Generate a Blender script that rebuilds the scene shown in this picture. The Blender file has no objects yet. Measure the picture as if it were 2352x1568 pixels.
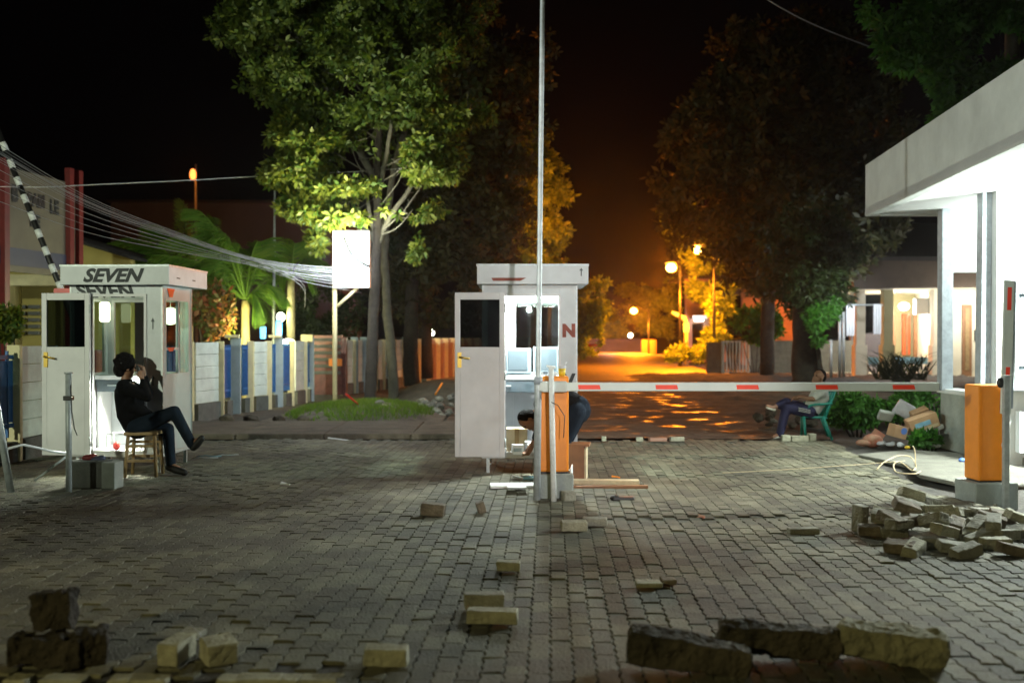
import bpy, math, random
import numpy as np
from mathutils import Vector, Matrix, Euler, Quaternion
R = math.radians
rnd = random.Random(7)
S = bpy.context.scene
C = S.collection

# ------------------------------------------------------------------ camera, world, exposure
H = 1.55
FPX, CX, HY = 2287.0, 1176.0, 770.0
def fx(x, d): return (x - CX) / FPX * d
def fz(y, d): return H - (y - HY) / FPX * d
def at(x, y, d): return Vector((fx(x, d), d, fz(y, d)))
def gd(y): return FPX * H / (y - HY)          # distance of a ground point seen at picture row y

cam = bpy.data.cameras.new('camera'); camo = bpy.data.objects.new('camera', cam); C.objects.link(camo)
camo.location = (0, 0, H); camo.rotation_euler = (R(90 - 0.35), 0, 0)
cam.sensor_width = 36; cam.lens = 35.0; cam.clip_end = 2000; cam.clip_start = 0.05
cam.dof.use_dof = True; cam.dof.focus_distance = 9.6; cam.dof.aperture_fstop = 1.35
S.camera = camo
W = bpy.data.worlds.new('World'); S.world = W; W.use_nodes = True
nt = W.node_tree
bg = nt.nodes['Background']
sky = nt.nodes.new('ShaderNodeTexSky'); sky.sky_type = 'NISHITA'; sky.sun_disc = False
sky.sun_elevation = R(-9); sky.sun_rotation = R(200)
mixn = nt.nodes.new('ShaderNodeMixRGB'); mixn.blend_type = 'ADD'; mixn.inputs[0].default_value = 1
mixn.inputs[2].default_value = (0.006, 0.005, 0.007, 1)
nt.links.new(sky.outputs[0], mixn.inputs[1]); nt.links.new(mixn.outputs[0], bg.inputs[0])
bg.inputs[1].default_value = 0.05
S.view_settings.view_transform = 'Standard'; S.view_settings.look = 'None'
S.view_settings.exposure = 0.28; S.view_settings.gamma = 1
S.render.engine = 'CYCLES'
S.cycles.use_denoising = True
S.cycles.max_bounces = 6; S.cycles.diffuse_bounces = 3; S.cycles.glossy_bounces = 3
S.cycles.transparent_max_bounces = 12; S.cycles.transmission_bounces = 4
S.cycles.caustics_reflective = False; S.cycles.caustics_refractive = False
S.cycles.sample_clamp_indirect = 4

WHITE = (0.85, 0.97, 1.0); COOL = (0.90, 1.0, 0.93); SODIUM = (1.0, 0.24, 0.008); YEL = (1.0, 0.90, 0.40)
def light(name, kind, loc, power, color=(1, 1, 1), size=0.1, rot=None, sizey=None, parent=None, spot=None, target=None):
    l = bpy.data.lights.new(name, kind); l.energy = power; l.color = color
    if kind == 'POINT': l.shadow_soft_size = size
    if kind == 'AREA':
        l.size = size
        if sizey: l.shape = 'RECTANGLE'; l.size_y = sizey
    if kind == 'SPOT': l.spot_size = R(spot or 90); l.shadow_soft_size = size; l.spot_blend = 0.6
    o = bpy.data.objects.new(name, l); C.objects.link(o); o.location = loc
    if rot: o.rotation_euler = rot
    if target is not None:
        o.rotation_euler = (Vector(target) - Vector(loc)).to_track_quat('-Z', 'Y').to_euler()
    if parent: o.parent = parent
    return o
# yard floodlight on its mast, left behind the camera (mast built further down)
light('yard_flood', 'SPOT', (-5.5, -1.5, 3.2), 580, YEL, 0.10, spot=80, target=(1.8, 5.8, 0))
light('street_flood', 'SPOT', (2.5, -5.0, 3.2), 3500, (1.0, 0.97, 0.93), 0.12, spot=21, target=(0.25, 11.0, 1.75))
light('fascia_fill', 'SPOT', (-9.0, 3.0, 5.0), 2600, (0.92, 1.0, 0.94), 0.12, spot=32, target=(5.0, 11.0, 2.9))  # unseen fill added to brighten the canopy fascia and right barrier
light('gate_flood', 'SPOT', (-11.0, -4.0, 5.0), 5600, (0.92, 1.0, 0.74), 0.15, spot=42, target=(-5.4, 22.0, 3.2))
# lamp under the guard house canopy
light('canopy_light', 'AREA', (7.6, 11.0, 3.22), 420, COOL, 1.2, rot=(0, 0, 0), sizey=0.3)
light('canopy_light_low', 'POINT', (6.9, 10.8, 2.9), 1250, COOL, 0.12)

light('rear_wall_fill', 'POINT', (7.3, 13.2, 2.9), 230, COOL, 0.1)  # unseen fill added so the guard house rear wall turns white
# ------------------------------------------------------------------ materials
def mat(name, col, rough=0.7, metal=0.0, var=0.15, scale=8.0, bump=0.0, bscale=40.0, col2=None, island=0.0, spec=0.5, alpha=None, trans=0.0):
    m = bpy.data.materials.new(name); m.use_nodes = True
    n = m.node_tree.nodes; L = m.node_tree.links
    b = n['Principled BSDF']; b.inputs['Roughness'].default_value = rough; b.inputs['Metallic'].default_value = metal
    b.inputs['Specular IOR Level'].default_value = spec
    tc = n.new('ShaderNodeTexCoord'); no = n.new('ShaderNodeTexNoise')
    no.inputs['Scale'].default_value = scale; no.inputs['Detail'].default_value = 5; no.inputs['Roughness'].default_value = 0.65
    L.new(tc.outputs['Object'], no.inputs['Vector'])
    rp = n.new('ShaderNodeValToRGB')
    c1 = tuple(max(0, c * (1 - var)) for c in col); c2 = col2 or tuple(min(1, c * (1 + var)) for c in col)
    rp.color_ramp.elements[0].position = 0.32; rp.color_ramp.elements[0].color = (*c1, 1)
    rp.color_ramp.elements[1].position = 0.68; rp.color_ramp.elements[1].color = (*c2, 1)
    L.new(no.outputs['Fac'], rp.inputs['Fac'])
    out = rp.outputs['Color']
    if island:
        ge = n.new('ShaderNodeNewGeometry'); mr = n.new('ShaderNodeMapRange')
        mr.inputs['To Min'].default_value = 1 - island; mr.inputs['To Max'].default_value = 1 + island
        L.new(ge.outputs['Random Per Island'], mr.inputs['Value'])
        mx = n.new('ShaderNodeVectorMath'); mx.operation = 'SCALE'
        L.new(out, mx.inputs[0]); L.new(mr.outputs['Result'], mx.inputs['Scale']); out = mx.outputs['Vector']
    L.new(out, b.inputs['Base Color'])
    if bump:
        bn = n.new('ShaderNodeTexNoise'); bn.inputs['Scale'].default_value = bscale; bn.inputs['Detail'].default_value = 6
        L.new(tc.outputs['Object'], bn.inputs['Vector'])
        bp = n.new('ShaderNodeBump'); bp.inputs['Strength'].default_value = bump; bp.inputs['Distance'].default_value = 0.02
        L.new(bn.outputs['Fac'], bp.inputs['Height']); L.new(bp.outputs['Normal'], b.inputs['Normal'])
    return m
def emis(name, col, strength):
    m = bpy.data.materials.new(name); m.use_nodes = True
    b = m.node_tree.nodes['Principled BSDF']
    b.inputs['Base Color'].default_value = (*col, 1)
    b.inputs['Emission Color'].default_value = (*col, 1); b.inputs['Emission Strength'].default_value = strength
    return m
def glassm(name, tint=(0.75, 0.85, 0.82), gl=0.1):
    m = bpy.data.materials.new(name); m.use_nodes = True
    n = m.node_tree.nodes; L = m.node_tree.links; n.remove(n['Principled BSDF'])
    t = n.new('ShaderNodeBsdfTransparent'); t.inputs[0].default_value = (*tint, 1)
    g = n.new('ShaderNodeBsdfGlossy'); g.inputs['Roughness'].default_value = 0.03
    fr = n.new('ShaderNodeLayerWeight'); fr.inputs[0].default_value = 0.5
    pw = n.new('ShaderNodeMath'); pw.operation = 'POWER'; pw.inputs[1].default_value = 5; L.new(fr.outputs['Facing'], pw.inputs[0])
    ad = n.new('ShaderNodeMath'); ad.operation = 'MULTIPLY_ADD'; ad.inputs[1].default_value = 0.6; ad.inputs[2].default_value = gl * .3; ad.use_clamp = True
    L.new(pw.outputs[0], ad.inputs[0])
    mx = n.new('ShaderNodeMixShader'); L.new(ad.outputs[0], mx.inputs[0]); L.new(t.outputs[0], mx.inputs[1]); L.new(g.outputs[0], mx.inputs[2])
    L.new(mx.outputs[0], n['Material Output'].inputs[0])
    return m
def leafm(name, c1, c2, rough=0.6, tr=0.45):
    m = bpy.data.materials.new(name); m.use_nodes = True
    n = m.node_tree.nodes; L = m.node_tree.links
    b = n['Principled BSDF']; b.inputs['Roughness'].default_value = rough
    ge = n.new('ShaderNodeNewGeometry'); rp = n.new('ShaderNodeValToRGB')
    rp.color_ramp.elements[0].color = (*c1, 1); rp.color_ramp.elements[1].color = (*c2, 1)
    L.new(ge.outputs['Random Per Island'], rp.inputs['Fac']); L.new(rp.outputs['Color'], b.inputs['Base Color'])
    t = n.new('ShaderNodeBsdfTranslucent'); L.new(rp.outputs['Color'], t.inputs[0])
    mx = n.new('ShaderNodeMixShader'); mx.inputs[0].default_value = tr
    L.new(b.outputs[0], mx.inputs[1]); L.new(t.outputs[0], mx.inputs[2]); L.new(mx.outputs[0], n['Material Output'].inputs[0])
    return m
M = {}
M['paver'] = mat('paving concrete', (0.125, 0.118, 0.080), 0.82, var=0.45, scale=1.3, bump=0.6, bscale=60, island=0.34)
M['block'] = mat('loose block concrete', (0.33, 0.315, 0.23), 0.88, var=0.3, scale=9, bump=0.6, bscale=45)
M['block_dark'] = mat('dirty block concrete', (0.17, 0.14, 0.10), 0.9, var=0.5, scale=7, bump=0.8, bscale=30)
M['block_grey'] = mat('grey block concrete', (0.26, 0.25, 0.20), 0.88, var=0.25, scale=9, bump=0.6, bscale=45)
M['stone'] = mat('old kerb stone', (0.06, 0.05, 0.034), 0.92, var=0.7, scale=5, bump=0.9, bscale=22)
M['stone_y'] = mat('yellowish kerb stone', (0.26, 0.245, 0.155), 0.9, var=0.25, scale=7, bump=0.9, bscale=25)
M['soil'] = mat('dark soil', (0.045, 0.04, 0.034), 0.95, var=0.4, scale=3, bump=1.0, bscale=14)
M['soil2'] = mat('brown soil', (0.09, 0.075, 0.055), 0.95, var=0.4, scale=3, bump=1.0, bscale=20)
M['asphalt'] = mat('damp asphalt', (0.075, 0.068, 0.06), 0.62, var=0.35, scale=1.2, bump=0.7, bscale=9)
M['wetsoil'] = mat('wet brown soil', (0.07, 0.05, 0.035), 0.8, var=0.5, scale=2, bump=0.7, bscale=30, spec=0.3)
M['rockdark'] = mat('stone darkened for shade', (0.028, 0.022, 0.015), 0.95, var=0.7, scale=6, bump=1.0, bscale=24)  # stone colour lowered to carry the shade over the corner pile
M['concrete'] = mat('rough concrete', (0.14, 0.135, 0.11), 0.85, var=0.3, scale=3, bump=0.5, bscale=25)
M['plinth'] = mat('plinth concrete', (0.30, 0.33, 0.31), 0.85, var=0.12, scale=6, bump=0.3, bscale=40)
M['white'] = mat('white painted panel', (0.62, 0.62, 0.64), 0.5, var=0.10, scale=2.2, bump=0.06, bscale=12)
M['booth'] = mat('booth panel', (0.54, 0.57, 0.60), 0.5, var=0.13, scale=2.5, bump=0.08, bscale=10)
M['wallwhite'] = mat('white plaster', (0.78, 0.79, 0.78), 0.8, var=0.04, scale=2, bump=0.15, bscale=20)
M['fascia'] = mat('stained white plaster', (0.60, 0.63, 0.60), 0.8, var=0.14, scale=1.6, bump=0.25, bscale=20)
M['oldwall'] = mat('stained grey plaster', (0.36, 0.38, 0.34), 0.85, var=0.18, scale=3.5, bump=0.3, bscale=30)
M['steel'] = mat('galvanised steel', (0.44, 0.48, 0.49), 0.45, metal=0.25, var=0.2, scale=14)
M['greypaint'] = mat('grey painted post', (0.33, 0.37, 0.41), 0.55, var=0.2, scale=9)
M['whitepaint'] = mat('chipped white paint', (0.72, 0.74, 0.72), 0.6, var=0.12, scale=25, bump=0.3, bscale=60)
M['orange'] = mat('orange paint', (0.85, 0.26, 0.012), 0.45, var=0.06, scale=6)
M['boom'] = mat('boom paint', (0.60, 0.64, 0.60), 0.45, var=0.05, scale=5)
M['red'] = mat('red reflective tape', (0.90, 0.055, 0.02), 0.5, var=0.05)
M['redpost'] = mat('red painted steel', (0.13, 0.008, 0.007), 0.5, var=0.2, scale=8)
M['darkred'] = mat('dark red metal', (0.11, 0.035, 0.03), 0.35, metal=0.3, var=0.5, scale=6)
M['black'] = mat('black paint', (0.012, 0.012, 0.012), 0.5, var=0.2)
M['ink'] = mat('faded black marker', (0.035, 0.04, 0.045), 0.7, var=0.3)
M['redink'] = mat('red brown marker', (0.25, 0.06, 0.04), 0.7, var=0.3)
M['arrowink'] = mat('grey arrow ink', (0.10, 0.11, 0.12), 0.7, var=0.2)
M['brass'] = mat('brass', (0.75, 0.52, 0.12), 0.3, metal=0.8, var=0.1)
M['glass'] = glassm('window glass')
M['darkglass'] = glassm('tinted door glass', (0.30, 0.34, 0.34), 0.10)
M['cream'] = mat('cream painted concrete', (0.74, 0.66, 0.40), 0.75, var=0.1, scale=6, bump=0.2)
M['slab'] = mat('white concrete slab', (0.68, 0.74, 0.68), 0.8, var=0.13, scale=4, bump=0.3)
M['blue'] = mat('blue painted steel', (0.02, 0.12, 0.36), 0.45, var=0.15, scale=9)
M['bluegrey'] = mat('blue grey concrete', (0.34, 0.42, 0.46), 0.8, var=0.12, scale=5)
M['darkgrey'] = mat('dark grey footing', (0.11, 0.115, 0.105), 0.9, var=0.25, scale=5, bump=0.4)
M['wood'] = mat('worn light wood', (0.30, 0.20, 0.09), 0.6, var=0.25, scale=12)
M['brownwood'] = mat('brown board', (0.25, 0.12, 0.055), 0.6, var=0.2, scale=6)
M['palewood'] = mat('pale cut wood', (0.62, 0.52, 0.34), 0.7, var=0.15, scale=12)
M['card'] = mat('cardboard', (0.46, 0.28, 0.15), 0.85, var=0.12, scale=8)
M['cardlight'] = mat('light cardboard', (0.60, 0.48, 0.30), 0.85, var=0.1, scale=8)
M['paper'] = mat('white paper', (0.80, 0.82, 0.84), 0.8, var=0.04)
M['bluepaint'] = mat('blue print', (0.10, 0.20, 0.55), 0.7, var=0.1)
M['cyan'] = mat('light blue plastic', (0.22, 0.45, 0.60), 0.5, var=0.1)
M['teal'] = mat('teal green plastic', (0.02, 0.26, 0.21), 0.4, var=0.06)
M['skin'] = mat('brown skin', (0.24, 0.115, 0.065), 0.55, var=0.08)
M['hair'] = mat('black hair', (0.006, 0.005, 0.005), 0.9, spec=0.1, var=0.3, bump=1.0, bscale=90)
M['jacket'] = mat('black cloth', (0.005, 0.005, 0.006), 0.95, spec=0.08, var=0.3, bump=0.4, bscale=12)
M['jeans'] = mat('dark grey blue denim', (0.010, 0.016, 0.026), 0.9, spec=0.1, var=0.25, scale=5, bump=0.4, bscale=12)
M['navy'] = mat('navy track cloth', (0.014, 0.014, 0.055), 0.8, var=0.2, bump=0.4, bscale=12)
M['tshirt'] = mat('white shirt cloth', (0.62, 0.62, 0.58), 0.9, var=0.06, bump=0.4, bscale=12)
M['shoe'] = mat('dark shoe leather', (0.006, 0.005, 0.005), 0.6, var=0.2)
M['sandal'] = mat('pale sandal', (0.60, 0.58, 0.50), 0.7, var=0.1)
M['bark'] = mat('dark bark', (0.028, 0.023, 0.018), 0.95, var=0.4, scale=6, bump=1.0, bscale=16)
M['palebark'] = mat('pale bark', (0.09, 0.085, 0.065), 0.9, var=0.3, scale=6, bump=0.9, bscale=16)
M['palmbark'] = mat('pale palm stem', (0.50, 0.42, 0.20), 0.8, var=0.15, scale=5, bump=0.4)
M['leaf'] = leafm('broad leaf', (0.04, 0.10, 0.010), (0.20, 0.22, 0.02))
M['leafdark'] = leafm('dark leaf', (0.014, 0.035, 0.006), (0.035, 0.055, 0.01))
M['leaforange'] = leafm('far leaf', (0.05, 0.08, 0.015), (0.13, 0.14, 0.02))
M['leafbrown'] = leafm('far dark leaf', (0.02, 0.03, 0.006), (0.06, 0.06, 0.01))
M['leafshade'] = leafm('leaf darkened for crown shade', (0.025, 0.065, 0.007), (0.10, 0.135, 0.013))  # darker copy of the broad leaf, upper crown shade is in the colour
M['leaflit'] = leafm('leaf brightened for lamp light', (0.10, 0.18, 0.02), (0.30, 0.42, 0.03))  # leaf colour raised to carry the street lamps' light
M['leafgreen'] = leafm('fresh green leaf', (0.03, 0.13, 0.012), (0.07, 0.22, 0.02))
M['croton'] = leafm('red and green leaf', (0.05, 0.11, 0.01), (0.25, 0.06, 0.02))
M['palmleaf'] = leafm('palm leaflet', (0.08, 0.20, 0.02), (0.18, 0.30, 0.035))
M['grass'] = leafm('grass blade', (0.08, 0.18, 0.015), (0.16, 0.26, 0.025))
M['yellow'] = mat('yellow plaster', (0.36, 0.30, 0.085), 0.85, var=0.1, scale=2)
M['yellowdim'] = mat('ochre plaster', (0.30, 0.25, 0.11), 0.85, var=0.15, scale=2)
M['board'] = mat('grey sign board', (0.12, 0.105, 0.072), 0.6, var=0.15, scale=2)
M['navyband'] = mat('navy band', (0.04, 0.045, 0.09), 0.5, var=0.1)
M['darkwall'] = mat('dark cladding', (0.075, 0.07, 0.085), 0.9, var=0.1, scale=0.5)
M['rooft'] = mat('dark brown roof', (0.055, 0.038, 0.027), 0.85, var=0.2, scale=2)
M['roofdark'] = mat('almost black roof tiles', (0.02, 0.018, 0.017), 0.9, var=0.2)
M['veranda'] = mat('cream veranda plaster', (0.68, 0.63, 0.50), 0.8, var=0.06, scale=2)
M['olive'] = mat('olive plaster', (0.26, 0.24, 0.13), 0.8, var=0.08, scale=2)
M['pink'] = mat('terracotta plaster', (0.36, 0.20, 0.14), 0.85, var=0.12, scale=1.5)
M['door_orange'] = mat('orange red door', (0.60, 0.11, 0.03), 0.5, var=0.1)
M['purple'] = mat('purple painted wall', (0.07, 0.08, 0.32), 0.8, var=0.3, scale=0.6)
M['cloth'] = mat('white hanging cloth', (0.80, 0.82, 0.85), 0.9, var=0.04)
M['cable'] = mat('grey cable sheath', (0.26, 0.28, 0.28), 0.45, var=0.05)
M['blackcable'] = mat('black cable sheath', (0.03, 0.03, 0.03), 0.5, var=0.1)
M['plasticbag'] = mat('white plastic bag', (0.62, 0.64, 0.68), 0.4, var=0.1, bump=0.6, bscale=10)
M['rag'] = mat('patterned rag', (0.55, 0.40, 0.26), 0.9, var=0.3, scale=6, col2=(0.42, 0.10, 0.06))
M['yelplastic'] = mat('yellow plastic', (0.80, 0.55, 0.03), 0.4, var=0.1)
M['redplastic'] = mat('red plastic', (0.55, 0.03, 0.02), 0.4, var=0.1)
M['screen'] = mat('grey screen glass', (0.05, 0.07, 0.085), 0.4, var=0.05)
M['casing'] = mat('pale computer casing', (0.15, 0.19, 0.22), 0.5, var=0.04)
M['doorgrey'] = mat('grey blue metal door', (0.36, 0.41, 0.44), 0.4, metal=0.3, var=0.06)
M['tube'] = emis('lit fluorescent tube', COOL, 14)
M['globe'] = emis('lit white globe', (0.90, 1.0, 0.60), 3.5)
M['signlit'] = emis('lit sign face', (0.90, 0.97, 1.0), 4.5)
M['sodium'] = emis('lit sodium lamp', (1.0, 0.50, 0.08), 40)
M['sodium_dim'] = emis('lit orange lamp', (1.0, 0.26, 0.05), 3)
M['whitelamp'] = emis('lit small white lamp', (0.95, 1.0, 0.85), 14)
M['blueglow'] = emis('glowing blue tarp cloth', (0.15, 0.6, 1.0), 2.0)  # tarps are no lamps; this glow is put in to make them look lit
M['redlamp'] = emis('lit red lamp', (1.0, 0.02, 0.02), 3)

# ------------------------------------------------------------------ mesh helpers
class MB:
    def __init__(s): s.v = []; s.f = []; s.mi = []; s.sm = []
    def add(s, vs, fs, mi=0, smooth=False):
        b = len(s.v); s.v += [tuple(v) for v in vs]
        for f in fs: s.f.append(tuple(b + i for i in f)); s.mi.append(mi); s.sm.append(smooth)
        return s
    def box(s, c, d, rot=None, mi=0, jit=0.0, taper=1.0):
        x, y, z = d[0] / 2, d[1] / 2, d[2] / 2
        vs = [Vector((sx * x * (taper if sz > 0 else 1), sy * y * (taper if sz > 0 else 1), sz * z)) for sz in (-1, 1) for sx, sy in ((-1, -1), (1, -1), (1, 1), (-1, 1))]
        if jit: vs = [v + Vector((rnd.uniform(-jit, jit), rnd.uniform(-jit, jit), rnd.uniform(-jit, jit))) for v in vs]
        if rot: q = Euler(rot).to_matrix(); vs = [q @ v for v in vs]
        c = Vector(c)
        return s.add([v + c for v in vs], [(0, 3, 2, 1), (4, 5, 6, 7), (0, 1, 5, 4), (1, 2, 6, 5), (2, 3, 7, 6), (3, 0, 4, 7)], mi)
    def bx(s, x0, x1, y0, y1, z0, z1, mi=0):
        return s.box(((x0 + x1) / 2, (y0 + y1) / 2, (z0 + z1) / 2), (abs(x1 - x0), abs(y1 - y0), abs(z1 - z0)), mi=mi)
    def tube(s, pts, rad, n=10, mi=0, caps=True, smooth=True):
        pts = [Vector(p) for p in pts]
        if not hasattr(rad, '__len__'): rad = [rad] * len(pts)
        b = len(s.v); u = None
        for i, p in enumerate(pts):
            t = (pts[min(i + 1, len(pts) - 1)] - pts[max(i - 1, 0)])
            t = t.normalized() if t.length > 1e-9 else Vector((0, 0, 1))
            if u is None:
                u = t.orthogonal().normalized()
            else:
                u = (u - t * u.dot(t)); u = u.normalized() if u.length > 1e-6 else t.orthogonal().normalized()
            w = t.cross(u)
            for k in range(n):
                a = 2 * math.pi * k / n
                s.v.append(tuple(p + (u * math.cos(a) + w * math.sin(a)) * rad[i]))
        for i in range(len(pts) - 1):
            for k in range(n):
                a0 = b + i * n + k; a1 = b + i * n + (k + 1) % n
                s.f.append((a0, a1, a1 + n, a0 + n)); s.mi.append(mi); s.sm.append(smooth)
        if caps:
            s.f.append(tuple(b + k for k in reversed(range(n)))); s.mi.append(mi); s.sm.append(False)
            e = b + (len(pts) - 1) * n
            s.f.append(tuple(e + k for k in range(n))); s.mi.append(mi); s.sm.append(False)
        return s
    def ball(s, c, r, n=12, m=8, mi=0, rot=None):
        if not hasattr(r, '__len__'): r = (r, r, r)
        q = Euler(rot).to_matrix() if rot else Matrix.Identity(3)
        vs = []; fs = []
        for i in range(m + 1):
            th = math.pi * i / m
            for k in range(n):
                ph = 2 * math.pi * k / n
                vs.append(q @ Vector((r[0] * math.sin(th) * math.cos(ph), r[1] * math.sin(th) * math.sin(ph), r[2] * math.cos(th))) + Vector(c))
        for i in range(m):
            for k in range(n):
                fs.append((i * n + k, (i + 1) * n + k, (i + 1) * n + (k + 1) % n, i * n + (k + 1) % n))
        return s.add(vs, fs, mi, True)
    def prism(s, pts, off, mi=0):
        n = len(pts); off = Vector(off); pts = [Vector(p) for p in pts]
        vs = pts + [p + off for p in pts]
        fs = [tuple(reversed(range(n))), tuple(range(n, 2 * n))] + [(i, (i + 1) % n, (i + 1) % n + n, i + n) for i in range(n)]
        return s.add(vs, fs, mi)
    def build(s, name, m, parent=None, loc=(0, 0, 0), rot=(0, 0, 0), bevel=0, seg=2, mesh_only=False):
        me = bpy.data.meshes.new(name); me.from_pydata(s.v, [], s.f)
        for mm in (m if isinstance(m, (list, tuple)) else [m]): me.materials.append(M[mm] if isinstance(mm, str) else mm)
        me.polygons.foreach_set('material_index', s.mi); me.polygons.foreach_set('use_smooth', s.sm); me.update()
        o = bpy.data.objects.new(name, me); C.objects.link(o); o.location = loc; o.rotation_euler = rot
        if parent: o.parent = parent
        if bevel:
            b = o.modifiers.new('bevel', 'BEVEL'); b.width = bevel; b.segments = seg; b.limit_method = 'ANGLE'
        return o
def tag(o, label=None, cat=None, group=None, kind=None):
    if label: o['label'] = label
    if cat: o['category'] = cat
    if group: o['group'] = group
    if kind: o['kind'] = kind
    return o
def thing(name, label, cat, loc=(0, 0, 0), rz=0.0, group=None):
    o = bpy.data.objects.new(name, None); C.objects.link(o); o.empty_display_size = 0.1
    o.location = loc; o.rotation_euler = (0, 0, rz)
    return tag(o, label, cat, group)
def dup(root, loc, rz=0.0, label=None):
    r = root.copy(); C.objects.link(r); r.location = loc; r.rotation_euler = (0, 0, rz)
    if label: r['label'] = label
    for ch in list(root.children):
        c = ch.copy(); C.objects.link(c); c.parent = r
        for g in list(ch.children):
            d = g.copy(); C.objects.link(d); d.parent = c
    return r
def struct(o): o['kind'] = 'structure'; return o
def textmesh(name, txt, size, m, parent, loc, rot, shear=0.0, bold=0.0, extrude=0.0015, sx=1.0):
    cu = bpy.data.curves.new(name, 'FONT'); cu.body = txt; cu.size = size; cu.shear = shear; cu.offset = bold; cu.extrude = extrude
    cu.resolution_u = 3
    o = bpy.data.objects.new(name, cu); C.objects.link(o)
    dg = bpy.context.evaluated_depsgraph_get(); me = bpy.data.meshes.new_from_object(o.evaluated_get(dg))
    bpy.data.objects.remove(o)
    me.materials.clear(); me.materials.append(M[m]); me.name = name
    q = bpy.data.objects.new(name, me); C.objects.link(q); q.location = loc; q.rotation_euler = rot; q.scale = (sx, 1, 1)
    if parent: q.parent = parent
    return q
def wall_grid(mb, axis, u0, u1, z0, z1, holes, t0, t1, mi=0):
    us = sorted({u0, u1, *[h[0] for h in holes], *[h[1] for h in holes]}); zs = sorted({z0, z1, *[h[2] for h in holes], *[h[3] for h in holes]})
    for i in range(len(us) - 1):
        run = None
        for j in range(len(zs) - 1):
            uc, zc = (us[i] + us[i + 1]) / 2, (zs[j] + zs[j + 1]) / 2
            hole = any(h[0] < uc < h[1] and h[2] < zc < h[3] for h in holes)
            if not hole and run is None: run = zs[j]
            if (hole or j == len(zs) - 2) and run is not None:
                top = zs[j] if hole else zs[j + 1]
                if axis == 'x': mb.bx(us[i], us[i + 1], t0, t1, run, top, mi)
                else: mb.bx(t0, t1, us[i], us[i + 1], run, top, mi)
                run = None
def frame_rect(mb, axis, u0, u1, z0, z1, t0, t1, w, mi=0):
    def b(a, bb, c, d):
        if axis == 'x': mb.bx(a, bb, t0, t1, c, d, mi)
        else: mb.bx(t0, t1, a, bb, c, d, mi)
    b(u0, u1, z1 - w, z1); b(u0, u1, z0, z0 + w); b(u0, u0 + w, z0 + w, z1 - w); b(u1 - w, u1, z0 + w, z1 - w)
def leafcloud(name, m, ells, n, leaf, wid, k=6, parent=None, seed=1, shell=0.55, droop=0.3, gap=-0.25):
    g = np.random.default_rng(seed)
    vol = np.array([e[3] * e[4] * e[5] for e in ells]); p = vol / vol.sum()
    idx = g.choice(len(ells), n, p=p); E = np.array(ells)[idx]
    d = g.normal(size=(n, 3)); d /= np.linalg.norm(d, axis=1)[:, None]
    r = shell + (1 - shell) * g.random(n) ** 0.7
    r *= 1 + 0.16 * np.sin(d[:, 0] * 7 + idx) * np.cos(d[:, 2] * 6 + idx * 2)
    c = E[:, :3] + d * E[:, 3:6] * r[:, None]
    c += 0.12 * E[:, 3:6].mean(1)[:, None] * np.stack([np.sin(c[:, 2] * 5.1), np.sin(c[:, 0] * 4.3), np.sin(c[:, 1] * 6.2)], 1)
    f_ = 1.5 / max(leaf, .1) ** .5 * .8
    nz = np.sin(c[:, 0] * f_ + seed) * np.sin(c[:, 1] * f_ * .8 + 1.3) + np.sin(c[:, 2] * f_ * 1.25 + .7 * seed) * np.cos(c[:, 0] * f_ * .6) + .35 * np.sin(c[:, 0] * f_ * 2.7) * np.sin(c[:, 2] * f_ * 2.4)
    keep = nz > gap; c = c[keep]; d = d[keep]; n = len(c)
    V = []
    ax = d * 0.7 + g.normal(size=(n, 3)) * 0.6; ax[:, 2] -= droop; ax /= np.linalg.norm(ax, axis=1)[:, None]
    t = np.cross(ax, g.normal(size=(n, 3))); t /= np.linalg.norm(t, axis=1)[:, None]; b = np.cross(ax, t)
    sz = g.uniform(0.7, 1.25, n)[:, None]
    for i in range(k):
        a = 2 * math.pi * i / k + g.normal(0, 0.25, n)
        dr = (t * np.cos(a)[:, None] + b * np.sin(a)[:, None]) + ax * g.uniform(-0.1, 0.6, n)[:, None]
        dr[:, 2] -= droop * 0.6
        dr /= np.linalg.norm(dr, axis=1)[:, None]
        side = np.cross(dr, ax + g.normal(size=(n, 3)) * 0.35); side /= np.linalg.norm(side, axis=1)[:, None]
        L = leaf * sz; w = wid * sz / 2
        base = c + dr * L * 0.12
        q = np.stack([base, base + dr * L * 0.5 + side * w, base + dr * L, base + dr * L * 0.5 - side * w], 1)
        V.append(q)
    V = np.concatenate(V).reshape(-1, 3)
    nf = len(V) // 4
    me = bpy.data.meshes.new(name)
    me.vertices.add(len(V)); me.vertices.foreach_set('co', V.astype(np.float32).ravel())
    me.loops.add(nf * 4); me.loops.foreach_set('vertex_index', np.arange(nf * 4, dtype=np.int32))
    me.polygons.add(nf); me.polygons.foreach_set('loop_start', np.arange(0, nf * 4, 4, dtype=np.int32))
    me.polygons.foreach_set('loop_total', np.full(nf, 4, dtype=np.int32))
    me.update(calc_edges=True); me.materials.append(M[m])
    o = bpy.data.objects.new(name, me); C.objects.link(o)
    if parent: o.parent = parent
    return o
def E(x, y, rx, ry, d, rd=None):       # crown ellipsoid from its place in the view and its distance
    k = d / FPX; p = at(x, y, d)
    return (p.x, p.y, p.z, rx * k, (rd if rd else (rx + ry) / 2 * k), ry * k)

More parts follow.
